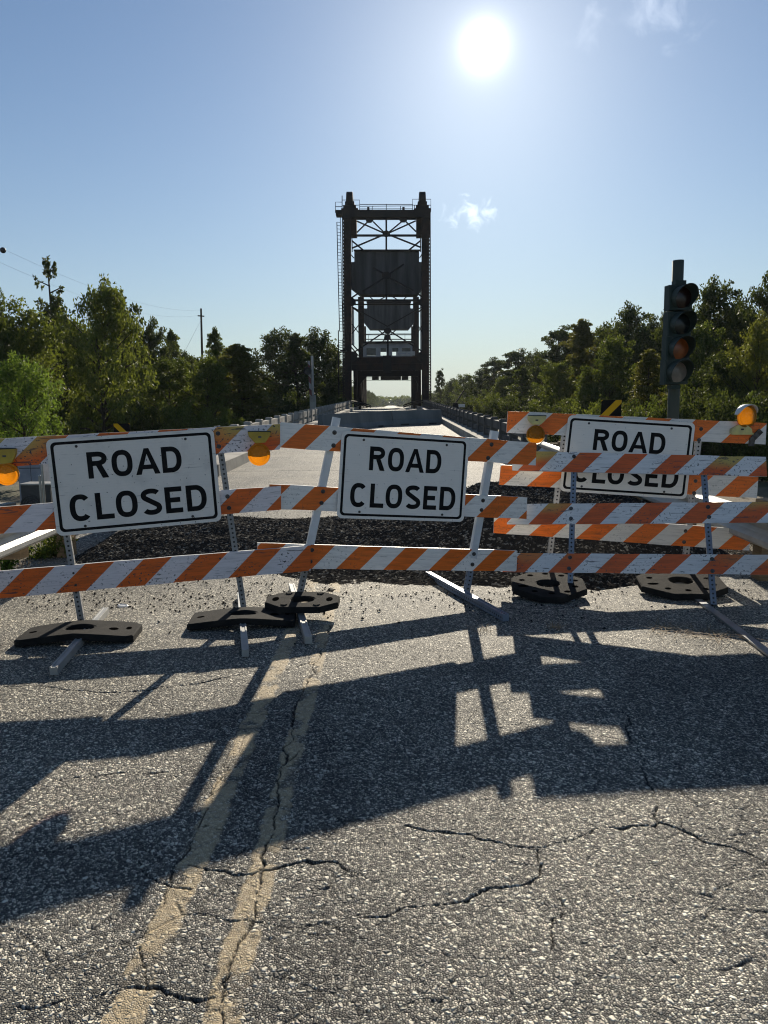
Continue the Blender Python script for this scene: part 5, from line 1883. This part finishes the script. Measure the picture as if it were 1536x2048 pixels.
# steel posts and a pale slab
for px, D_, yt, lab in ((82.5, 17.0, 915, 'slim pale steel post next to the blue grey cabinet, the taller of two'), (79, 16.0, 950, 'slim pale steel post next to the blue grey cabinet, the shorter of two')):
    p = P(px, yt, D_)
    z0 = float(gz(p.x, D_))
    mb = MB()
    mb.tube([(p.x, D_, z0 - .2), (p.x, D_, p.z - .02), (p.x, D_, p.z)], [.028, .028, .02], 10)
    o = mb.build('steel_post', M['galv'], None)
    tag(o, lab, 'post', 'steel posts on the low ground')
p, q = G(-30, 1012, -.75), G(38, 1003, -.75)
mb = MB()
mb.box(p.x, q.x, p.y, p.y + .7, float(gz(q.x, q.y)) - .2, -.75)
mb.box(q.x - .32, q.x - .02, p.y - .025, p.y - .001, -.90, -.77)
tag(mb.build('concrete_slab', M['concrete']), 'low pale concrete slab at the left edge below the equipment cabinet', 'slab')

# ------------------------------------------------------------------ utility pole, wires
D = 95.0
pt, pm = P(402, 617, D), P(405, 740, D)
gzz = float(gz(pt.x, D))
up = thing('utility_pole', 'thin wooden utility pole with one crossarm standing above the left trees', 'utility pole', (pt.x, D, gzz))
mb = MB()
mb.tube([(pm.x, D, gzz - .3), pm, pt], [.17, .15, .11], 10)
mb.build('pole', M['bark'], up)
mb = MB()
ca, cb = P(395.5, 631.5, D), P(408.5, 632.5, D)
mb.beam(ca, cb, .12, .14)
mb.build('crossarm', M['bark'], up)
def wire(a, b_, sag, r):
    pts = []
    for i in range(15):
        k = i / 14
        p = a + (b_ - a) * k
        p.z -= sag * 4 * k * (1 - k)
        pts.append(p)
    mb = MB()
    mb.tube(pts, r, 5)
    return mb
wm = simple('dark_wire', (0.24, 0.25, 0.27), None, 3, 1.0, 0, 0.0)
for (a, b_, s_, lab) in ((P(6, 498, 40), P(402, 620, D), 1.0, 'upper thin power line running down from the black ball to the utility pole'), (P(-60, 497, 40), P(396, 631, D), 1.3, 'lower thin power line sloping down to the crossarm of the utility pole')):
    tag(wire(a, b_, s_, .005).build('power_line', wm), lab, 'power line', 'power lines at the left')
ln = wire(P(-90, 470, 37), P(6, 500, 40), .1, .014)
tag(ln.build('power_line', wm), 'short stretch of power line between the left photo edge and the black ball', 'power line', 'power lines at the left')
mb = MB()
c = P(6, 500.5, 40)
k = 12
mb.lathe([(.15 * math.sin(math.pi * i / k), -.15 * math.cos(math.pi * i / k)) for i in range(k + 1)], c, (0, 0, 1), 20)
tag(mb.build('marker_ball', M['black_paint'], smooth=True), 'small black ball on the power line at the left edge of the sky', 'marker ball')
tag(wire(P(402, 640, D), P(371, 700, D - 10), .0, .012).build('guy_wire', wm), 'faint guy wire slanting down to the left from the utility pole', 'wire')

# ------------------------------------------------------------------ trees
def leaf_mesh(name, centres, size, mat, rng, elong=2.0, droop=0.0):
    n = len(centres)
    s = size * (0.6 + 0.8 * rng.random(n))
    a = rng.normal(size=(n, 3))
    a[:, 2] -= droop * 1.6
    a /= np.linalg.norm(a, axis=1, keepdims=True)
    b_ = np.cross(a, rng.normal(size=(n, 3)))
    b_ /= np.linalg.norm(b_, axis=1, keepdims=True)
    A = a * (s * elong / 2)[:, None]
    Bv = b_ * (s / 2)[:, None]
    v = np.stack([centres - A, centres + Bv - A * .1, centres + A, centres - Bv - A * .1], 1).reshape(-1, 3)
    q = np.arange(n * 4).reshape(-1, 4)
    me = np_mesh(name, v, q, mat)
    tint = np.repeat(rng.random(n), 4).astype(np.float32)
    at = me.attributes.new('tint', 'FLOAT', 'POINT')
    at.data.foreach_set('value', tint)
    return me

def crown_points(kind, rng, dens=1.0):
    """a tree about 10 m tall: leaf positions, limb paths, trunk height"""
    pts, limbs = [], []
    def clump(c, r, n, flat=.75):
        n = max(4, int(n * dens))
        p = rng.normal(size=(n, 3))
        l_ = np.linalg.norm(p, axis=1, keepdims=True)
        p = p / l_ * np.minimum(l_, 1.75) * r * np.array([.55, .55, .55 * flat])
        pts.append(np.asarray(c) + p)
    def bough(s_, d, L_, n, r, leaves, sag=0.0, flat=.6, start=.3):
        """a branch carrying small leaf clumps on side twigs"""
        s_, d = np.asarray(s_, float), np.asarray(d, float)
        d /= np.linalg.norm(d)
        side = np.cross(d, (0, 0, 1.0))
        side /= np.linalg.norm(side) + 1e-9
        limbs.append((s_, s_ + d * L_ * .55 + np.array([0, 0, -sag * .2]), s_ + d * L_ + np.array([0, 0, -sag])))
        for k in range(n):
            f = start + (1.05 - start) * (k + rng.random()) / n
            w = L_ * .34 * (1.15 - f) + .12
            c = s_ + d * L_ * f + side * rng.normal() * w + np.array([0, 0, rng.normal() * .18 - sag * f * f])
            clump(c, r * (.7 + .6 * rng.random()), leaves, flat)
    if kind in ('broad', 'willow'):
        nb, wide = (30, 3.5) if kind == 'broad' else (34, 3.9)
        lean = rng.normal(size=2) * .5
        for i in range(nb):
            t_ = (i + rng.random()) / nb
            z = 1.5 + 7.4 * t_
            reach = wide * math.sin(math.pi * (0.16 + 0.78 * t_)) ** .7 * (0.62 + 0.55 * rng.random())
            a = i * 2.4 + rng.normal() * .35
            up = .25 + .75 * t_
            d = np.array([math.cos(a), math.sin(a), up])
            s_ = (lean[0] * t_ * .4, lean[1] * t_ * .4, z - .35 * reach * up)
            if kind == 'broad':
                bough(s_, d, reach * 1.12, 7, .58, 52, 0, .62, .28)
            else:
                bough(s_, d, reach * 1.10, 8, .50, 50, .35, 1.15, .30)
        for k in range(16):
            clump((lean[0] * .4 + rng.normal() * .8, lean[1] * .4 + rng.normal() * .8, 3.2 + 5.8 * rng.random()), .75, 60)
        for k in range(5):
            clump((lean[0] * .4 + rng.normal() * .35, lean[1] * .4 + rng.normal() * .35, 9.0 + .8 * rng.random()), .42, 40, 1.1)
        th = 8.6
    elif kind == 'cypress':
        nb = 62
        for i in range(nb):
            t_ = (i + rng.random()) / nb
            z = .9 + 8.7 * t_
            reach = (2.7 * (1 - t_) ** .70 + .18) * (0.55 + 0.62 * rng.random())
            a = i * 2.4 + rng.normal() * .4
            bough((0, 0, z), (math.cos(a), math.sin(a), .22 + .5 * t_), reach, 5, .30 + .22 * (1 - t_), 44, .12 * reach, .5, .22)
        for k in range(8):
            clump((rng.normal() * .08, rng.normal() * .08, 9.3 + .7 * rng.random()), .2, 22, 1.4)
        th = 9.8
    elif kind == 'pine':
        for i in range(20):
            t_ = (i + rng.random()) / 20
            z = 5.0 + 4.4 * t_
            reach = 2.3 * math.sin(math.pi * (0.18 + 0.72 * t_)) * (0.6 + 0.55 * rng.random())
            a = i * 2.4 + rng.normal() * .4
            bough((0, 0, z - .2), (math.cos(a), math.sin(a), .35 + .4 * t_), reach, 5, .50, 62, 0, .5, .35)
        for i in range(12):
            z = 1.6 + 3.6 * rng.random()
            a = rng.random() * 6.283
            bough((0, 0, z), (math.cos(a), math.sin(a), .2), .7 + 1.3 * rng.random(), 3, .42, 50, .1, .5)
        th = 9.3
    elif kind == 'snag':
        for i in range(24):
            t_ = (i + rng.random()) / 24
            z = 3.0 + 4.4 * t_
            a = i * 2.4 + rng.normal() * .4
            bough((0, 0, z), (math.cos(a), math.sin(a), .45), (1.0 + .9 * rng.random()) * (1 - .4 * t_), 4, .36, 30, 0, .6)
        for i in range(12):
            z = 7.4 + 2.2 * rng.random()
            a = rng.random() * 6.283
            L_ = .25 + .42 * rng.random() * (10.4 - z)
            e_ = np.array([L_ * math.cos(a), L_ * math.sin(a), .35])
            s_ = np.array([0, 0, z])
            limbs.append((s_, s_ + e_ * .7, s_ + e_))
            for k in range(4):                   # moss hanging from the bare top
                clump(s_ + e_ * (.5 + .5 * rng.random()) - np.array([0, 0, .28 * rng.random()]), .12, 9, 2.2)
        th = 10.0
    else:                                        # bush
        for i in range(22):
            a = i * 2.4 + rng.normal() * .3
            up = .35 + 1.6 * rng.random()
            bough((rng.normal() * .4, rng.normal() * .4, .1), (math.cos(a), math.sin(a), up), (2.0 + 1.2 * rng.random()) * (1.1 if up > 1 else .95), 8, .44, 46, .1, .75, .2)
        th = 1.2
    return np.concatenate(pts), limbs, th

PROTO = {}
def tree_proto(key, kind, mat, size, seed, elong=2.0, droop=0.0, dens=1.0):
    rng = np.random.default_rng(seed)
    pts, limbs, th = crown_points(kind, rng, dens)
    pts = pts[pts[:, 2] > .1]
    crown = leaf_mesh('crown', pts, size, M[mat], rng, elong, droop)
    mb = MB()
    n = 9
    wx, wy = rng.normal(size=2) * .12
    axis_ = lambda z: Vector((wx * math.sin(z * .5), wy * math.sin(z * .4 + 1), z))
    r0 = .20 if kind not in ('bush',) else .07
    mb.tube([axis_(th * i / n) - Vector((0, 0, .3 if i == 0 else 0)) for i in range(n + 1)], [r0 * (1.35 if i == 0 else 1) * (1 - .88 * i / n) for i in range(n + 1)], 9)
    for (p0, p1, p2) in limbs:
        z0 = max(.1, p0[2])
        rr = r0 * (1 - .85 * min(1, z0 / max(th, .1))) * .5 + .012
        mb.tube([Vector(p0), Vector(p1), Vector(p2)], [rr, rr * .6, .008], 5)
    me = None
    o = mb.build('trunk', M['bark'], None, smooth=True)
    me = o.data
    bpy.data.objects.remove(o)
    PROTO[key] = (crown, me, kind)

tree_proto('willowA', 'willow', 'leaf_willow', .105, 11, 2.6, .5)
tree_proto('willowB', 'willow', 'leaf_bright', .10, 12, 2.4, .4)
tree_proto('willowC', 'willow', 'leaf_willow', .105, 13, 2.6, .5)
tree_proto('broadA', 'broad', 'leaf_dark', .135, 14, 1.8)
tree_proto('broadB', 'broad', 'leaf_mid', .135, 15, 1.8)
tree_proto('broadC', 'broad', 'leaf_dark', .135, 16, 1.8)
tree_proto('cypressA', 'cypress', 'leaf_olive', .10, 17, 2.2, .2)
tree_proto('cypressB', 'cypress', 'leaf_mid', .10, 18, 2.2, .2)
tree_proto('cypressC', 'cypress', 'leaf_dark', .105, 19, 2.2, .2)
tree_proto('pineA', 'pine', 'leaf_dark', .13, 20, 2.0)
tree_proto('pineB', 'pine', 'leaf_dark', .13, 21, 2.0)
tree_proto('snagA', 'snag', 'leaf_dark', .11, 22, 2.2, .5)
tree_proto('yellowA', 'broad', 'leaf_yellow', .12, 23, 1.9)
tree_proto('bushA', 'bush', 'leaf_mid', .10, 24, 1.9)
tree_proto('bushB', 'bush', 'leaf_dark', .10, 25, 1.9)
tree_proto('bushC', 'bush', 'leaf_willow', .09, 26, 2.2)

def plant(key, px, top, D, wpx, label, cat='tree', group=None, name=None, turn=None, sink=0.0):
    """px: where the trunk stands in the photo, top: its top, D: how far down the road, wpx: crown width in photo px"""
    crown, trunk, kind = PROTO[key]
    p = P(px, top, D)
    zb = float(gz(p.x, D)) - sink
    nomh = {'bush': 3.6}.get(kind, 10.0)
    nomw = {'broad': 7.4, 'willow': 8.2, 'cypress': 4.7, 'pine': 4.6, 'snag': 3.6, 'bush': 5.6}[kind]
    sz = (p.z - zb) / nomh
    sx = (P(px + wpx / 2, top, D) - P(px - wpx / 2, top, D)).length / nomw
    r = thing(name or {'bush': 'bush', 'cypress': 'cypress_tree', 'pine': 'pine_tree', 'willow': 'willow_tree', 'snag': 'bald_cypress_tree'}.get(kind, 'broadleaf_tree'), label, cat, (p.x, D, zb), group)
    r.rotation_euler = (0, 0, px * 1.7 if turn is None else turn)
    r.scale = (sx, sx, sz)
    link('crown', crown, r)
    link('trunk', trunk, r)
    return r

GLT, GRT = 'trees along the left bank', 'trees along the right bank'
# left bank, near to far
plant('willowB', 38, 704, 27, 190, 'bright green bushy willow low at the left edge above the grey trailer', group=GLT)
plant('willowA', 28, 600, 43, 260, 'tall yellow green willow at the left edge behind the bright green one', group=GLT)
plant('willowC', 186, 546, 42, 215, 'big yellow green willow with the highest leafy crown on the left', group=GLT)
plant('broadB', -18, 552, 40, 90, 'tree cut by the left edge of the photo, only its right fringe showing', group=GLT)
plant('snagA', 96, 512, 50, 110, 'dark bald cypress with a bare drooping top poking above the left willows', group=GLT, turn=1.0)
plant('broadA', 235, 580, 58, 140, 'dark leafy tree peeping out behind the right shoulder of the big left willow', group=GLT)
plant('willowA', 120, 625, 52, 190, 'tree filling the gap between the two tall yellow green willows', group=GLT)
plant('broadC', 302, 637, 58, 95, 'dark round topped tree just right of the big left willow', group=GLT)
plant('cypressB', 342, 660, 62, 80, 'thin wispy pale green tree right of the round topped dark tree', group=GLT)
plant('broadB', 275, 720, 50, 120, 'mid green tree low in front of the round topped dark tree on the left', group=GLT)
plant('broadB', 335, 712, 48, 150, 'low olive green tree left of the utility pole', group=GLT)
plant('broadA', 372, 700, 72, 95, 'dark tree directly left of the utility pole, behind a low olive one', group=GLT)
plant('cypressB', 428, 655, 66, 75, 'slim pointed tree directly right of the utility pole', group=GLT)
plant('broadB', 412, 708, 47, 150, 'low leafy tree under the utility pole', group=GLT)
plant('cypressA', 475, 690, 50, 185, 'broad brownish green cypress sloping down to the left bridge railing', group=GLT, turn=2.2)
plant('broadB', 455, 690, 76, 140, 'leafy tree behind the broad brownish cypress', group=GLT)
plant('broadA', 548, 655, 84, 136, 'tall dark tree right of the gap in the left tree line', group=GLT)
plant('cypressC', 590, 668, 80, 123, 'dark pointed tree between two round dark trees left of the bridge tower', group=GLT)
plant('broadC', 632, 656, 88, 136, 'tall dark tree behind the raised barrier gate', group=GLT)
plant('broadA', 668, 688, 92, 70, 'dark tree half hidden by the left leg of the bridge tower', group=GLT)
# right bank
def rd(px, X=20.0, cap=210): return min(cap, X * FPX / (px - 783))
RT = [('pineA', 880, 738, 150, 24, 'slender lone tree standing just right of the bridge tower'),
      ('broadC', 905, 757, 190, 40, 'farthest low tree of the right row, next to the lone slender one'),
      ('broadB', 932, 746, 165, 50, 'low dark green tree, second beyond the lone slender one on the right'),
      ('broadA', 962, 735, 140, 52, 'dark tree left of the tufted pine group on the right bank'),
      ('pineB', 988, 716, 132, 44, 'small dark flat topped pine on the right bank, the left one of three pines'),
      ('pineA', 1032, 698, 112, 64, 'dark flat topped pine on the right bank, the middle one of three pines'),
      ('broadB', 1003, 752, 105, 62, 'mid green tree below the small flat topped pine'),
      ('cypressB', 1045, 733, 88, 66, 'light green feathery tree below the middle flat topped pine'),
      ('broadA', 1085, 715, 92, 60, 'dark tree between the middle pine and the tallest pine on the right bank'),
      ('pineB', 1118, 654, 86, 70, 'tallest flat topped pine on the right bank, the right one of three pines'),
      ('cypressA', 1165, 640, 66, 100, 'tall pointed olive cypress in the middle of the right bank'),
      ('broadB', 1120, 720, 62, 90, 'low leafy tree in front of the tallest pine'),
      ('broadB', 1212, 645, 72, 95, 'leafy tree right of the tall pointed olive cypress'),
      ('broadA', 1262, 604, 62, 105, 'tall dark domed tree left of the traffic signal'),
      ('broadB', 1225, 668, 52, 95, 'leafy mid green tree in front of the dark domed tree'),
      ('broadC', 1312, 632, 58, 95, 'dark leafy tree directly left of the traffic signal'),
      ('broadC', 1350, 612, 54, 90, 'dark tree right behind the traffic signal'),
      ('broadA', 1428, 553, 47, 130, 'highest dark tree on the right, to the right of the traffic signal'),
      ('broadB', 1395, 640, 42, 110, 'mid green tree beside the lower lenses of the traffic signal'),
      ('broadA', 1478, 612, 48, 110, 'dark tree between the highest dark tree and the yellowing one'),
      ('broadC', 1545, 545, 44, 110, 'tall dark tree cut by the right edge of the photo'),
      ('yellowA', 1522, 628, 34, 110, 'yellow green tree at the right edge of the photo'),
      ('cypressA', 1300, 700, 40, 95, 'low olive tree at the foot of the traffic signal trees'),
      ('broadC', 1450, 705, 36, 120, 'low dark tree right of the signal pole'),
      ('broadB', 1185, 735, 52, 100, 'low mid green tree above the right yellow object marker'),
      ('broadA', 1090, 770, 70, 80, 'low dark tree above the left end of the rear right barricade')]
RT += [('broadA', 1075, 700, 100, 70, 'dark tree behind and right of the middle flat topped pine'),
       ('broadC', 1150, 668, 84, 80, 'dark tree close behind the tall pointed olive cypress'),
       ('broadB', 1300, 650, 66, 100, 'mid green tree behind the dark leafy one next to the signal'),
       ('broadA', 1235, 640, 70, 90, 'dark tree filling the dip left of the dark domed tree'),
       ('broadC', 1490, 596, 56, 110, 'dark tree behind the gap right of the highest dark tree')]
for key, px, top, D, w, lab in RT:
    plant(key, px, top, D, w * (1.0 if px == 880 else 1.32), lab, group=GRT)
# bushes fill the foot of both tree lines
G1 = 'bushes at the foot of the left trees'
for i, (key, px, top, D, w) in enumerate([('bushB', 10, 800, 52, 110), ('bushB', 95, 795, 54, 120), ('bushB', 165, 790, 50, 130), ('bushA', 235, 785, 46, 120), ('bushB', 300, 790, 44, 130), ('bushA', 370, 792, 42, 130), ('bushC', 435, 800, 44, 110), ('bushA', 500, 798, 50, 100), ('bushB', 545, 770, 70, 110), ('bushB', 600, 775, 74, 100), ('bushB', 650, 780, 76, 90), ('bushB', 195, 730, 60, 150), ('bushB', 260, 740, 62, 120)]):
    plant(key, px, top, D, w, 'dense dark undergrowth bush below the left tree line', 'bush', G1)
G2 = 'bushes at the foot of the right trees'
for i, (key, px, top, D, w) in enumerate([('bushB', 930, 785, 120, 70), ('bushA', 975, 780, 96, 80), ('bushB', 1020, 780, 78, 90), ('bushA', 1070, 790, 62, 100), ('bushB', 1130, 790, 50, 120), ('bushC', 1190, 785, 42, 120), ('bushB', 1260, 780, 36, 140), ('bushA', 1330, 775, 33, 140), ('bushB', 1400, 760, 31, 150), ('bushB', 1470, 760, 29, 150), ('bushA', 1540, 760, 28, 150), ('bushB', 1300, 730, 44, 130), ('bushB', 1380, 700, 48, 140), ('bushB', 1500, 700, 42, 150)]):
    plant(key, px, top, D, w, 'dense undergrowth bush below the right tree line', 'bush', G2)
# the rows beyond the bridge
rr = random.Random(4)
G3 = 'far trees lining the road beyond the bridge'
for i in range(34):
    for sgn in (-1, 1):
        D = 165 + i * 19 + rr.uniform(-6, 6)
        x = (-.5 + sgn * (12.5 + rr.uniform(0, 3) + (3.5 if sgn > 0 else 0)))
        key = rr.choice(['broadB', 'broadA', 'broadC', 'cypressB'])
        crown, trunk, kind = PROTO[key]
        hgt_ = rr.uniform(8.0, 11.5) * (1.0 if sgn < 0 else .82)
        r = thing('roadside_tree', 'far roadside tree seen under the bridge portal, ' + ('left of the road' if sgn < 0 else 'right of the road'), 'tree', (x, D, float(gz(x, D))), G3 + (' on the left' if sgn < 0 else ' on the right'))
        r.scale = (rr.uniform(.85, 1.25), rr.uniform(.85, 1.25), hgt_ / 10)
        r.rotation_euler = (0, 0, rr.uniform(0, 6))
        link('crown', crown, r)
        link('trunk', trunk, r)
# woods behind, one mass on each side and across the far end
def woods(name, n, xf, yr, hf, size, label, seed, mat):
    rng = np.random.default_rng(seed)
    y = yr[0] + (yr[1] - yr[0]) * rng.random(n)
    x = xf(y, rng.random(n))
    top = hf(x, y) * (.62 + .38 * fbm(x, y, 7.0, seed, 3) / .6)
    z = -1.4 + top * rng.random(n) ** .7
    c = np.stack([x, y, z], -1) + rng.normal(size=(n, 3)) * .3
    me = leaf_mesh(name, c, size, M[mat], rng, 1.7)
    tag(link(name, me), label, 'woods', kind='stuff')
woods('woods', 80000, lambda y, u: -(20 + (y - 60) * .02) - 16 * u, (54, 150), lambda x, y: 8.0 + 0 * x, .45, 'dark mass of woods behind the left bank trees', 61, 'leaf_dark')
woods('woods', 100000, lambda y, u: 24 + 16 * u, (30, 230), lambda x, y: 8.6 + 0 * x, .42, 'dark mass of woods behind the right bank trees', 62, 'leaf_dark')
woods('woods', 30000, lambda y, u: -420 + 840 * u, (830, 900), lambda x, y: 11 + 0 * x, 2.2, 'far band of woods closing the view at the end of the road', 63, 'leaf_mid')

# ------------------------------------------------------------------ weeds and scraps near the barricades
def weed(px, py, hgt_, n, mat, label, spread=.12, wide=.012, leafy=False):
    o = G(px, py, float(gz(G(px, py).x, G(px, py).y)) if abs(G(px, py).x) > 4.2 else 0)
    rng = np.random.default_rng(int(px * 7 + py))
    root = thing('weed', label, 'weed', tuple(o), 'weeds by the barricades')
    mb = MB()
    for i in range(n):
        a = rng.random() * 6.283
        l_ = hgt_ * (.5 + .6 * rng.random())
        ln_ = spread * (.3 + rng.random())
        b0 = o + Vector((rng.normal() * spread * .35, rng.normal() * spread * .35, 0))
        d = Vector((math.cos(a), math.sin(a), 0))
        s_ = Vector((-d.y, d.x, 0)) * wide
        p1, p2 = b0 + d * ln_ * .4 + Vector((0, 0, l_ * .7)), b0 + d * ln_ + Vector((0, 0, l_))
        mb.face([b0 - s_ * .5, b0 + s_ * .5, p1 + s_ * .45, p1 - s_ * .45])
        mb.face([p1 - s_ * .45, p1 + s_ * .45, p2])
        if leafy:
            for k in range(9):
                q = b0.lerp(p2, rng.random()) + Vector(rng.normal(size=3) * .02)
                e_ = Vector(rng.normal(size=3)).normalized() * .035
                f_ = Vector(rng.normal(size=3)).normalized() * .016
                mb.face([q - e_, q + f_, q + e_, q - f_])
    o_ = mb.build('blades', M[mat], root, fix=False)
    return root
weed(122, 1112, .42, 34, 'leaf_yellow', 'yellow green weed under the left road closed sign', .20, .012, True)
weed(85, 1115, .22, 40, 'leaf_willow', 'low scraggly weed left of the yellow green one', .25, .01, True)
weed(12, 1150, .34, 26, 'leaf_bright', 'upright green weed at the left edge above the lowest striped board', .10, .014, True)
weed(40, 1135, .16, 40, 'reed', 'tuft of dry grass at the left edge beside the upright green weed', .3, .006)
weed(1110, 1258, .06, 26, 'reed', 'tiny dry grass tuft on the road below the left holed rubber slab', .09, .004)
weed(968, 1262, .05, 22, 'reed', 'tiny dry grass tuft on the road at the end of the dark steel foot', .10, .004)
weed(1345, 1262, .025, 60, 'reed', 'strip of dry grass in a crack below the right holed rubber slab', .26, .004)
weed(1440, 1272, .025, 60, 'reed', 'strip of dry grass in a crack beside the flat steel foot at the right', .24, .004)
weed(668, 866, .25, 10, 'leaf_bright', 'single green sprig in front of the grey concrete barrier', .05, .02, True)
for i, (px, py, D) in enumerate(((1450, 1060, 0), (1500, 1075, 0), (1480, 1105, 0))):
    weed(px, py, .25, 50, 'reed', ('dry grass clump behind the rear right barricade, farthest back', 'dry grass clump at the right edge under the shaded guardrail', 'dry grass clump by the right end of the lowest rear board')[i], .35, .006)
# flattened white lid, thin white stick
o = G(246, 1213)
mb = MB()
mb.lathe([(0, .012), (.030, .011), (.036, .016), (.046, .012), (.050, .002)], o, (.15, -.1, 1), 20)
lid = mb.build('cup_lid', M['white_plastic'])
for i, v in enumerate(lid.data.vertices):
    v.co.y = o.y + (v.co.y - o.y) * .7
tag(lid, 'flattened white plastic cup lid on the road between the left barricade posts', 'lid')
a, b_ = G(388, 1096, .06), G(417, 1097, .06)
mb = MB()
mb.tube([a, (a + b_) / 2 + Vector((0, 0, .01)), b_], .007, 6)
tag(mb.build('stick', M['white_plastic']), 'thin white stick lying on the rubble behind the left barricade', 'stick')
a = G(1060, 1100, .14)
mb = MB()
mb.lathe([(0, .03), (.03, .028), (.045, .01), (.03, 0)], a, (.3, -.5, 1), 8)
tag(mb.build('paper_scrap', M['white_paint']), 'small white paper scrap on the rubble behind the right front barricade', 'scrap')

# ------------------------------------------------------------------ the hazy air
m = bpy.data.materials.new('haze_air')
m.use_nodes = True
t = m.node_tree
t.nodes.clear()
out = N(t, 'ShaderNodeOutputMaterial')
pv = N(t, 'ShaderNodeVolumePrincipled')
pv.inputs['Color'].default_value = (0.86, 0.93, 1.0, 1)
pv.inputs['Density'].default_value = 0.00012
pv.inputs['Anisotropy'].default_value = 0.2
t.links.new(pv.outputs[0], out.inputs['Volume'])
mb = MB()
mb.box(-450, 450, -60, 1000, -4.5, 30)
HZ = mb.build('haze', m)
HZ['kind'] = 'stuff'
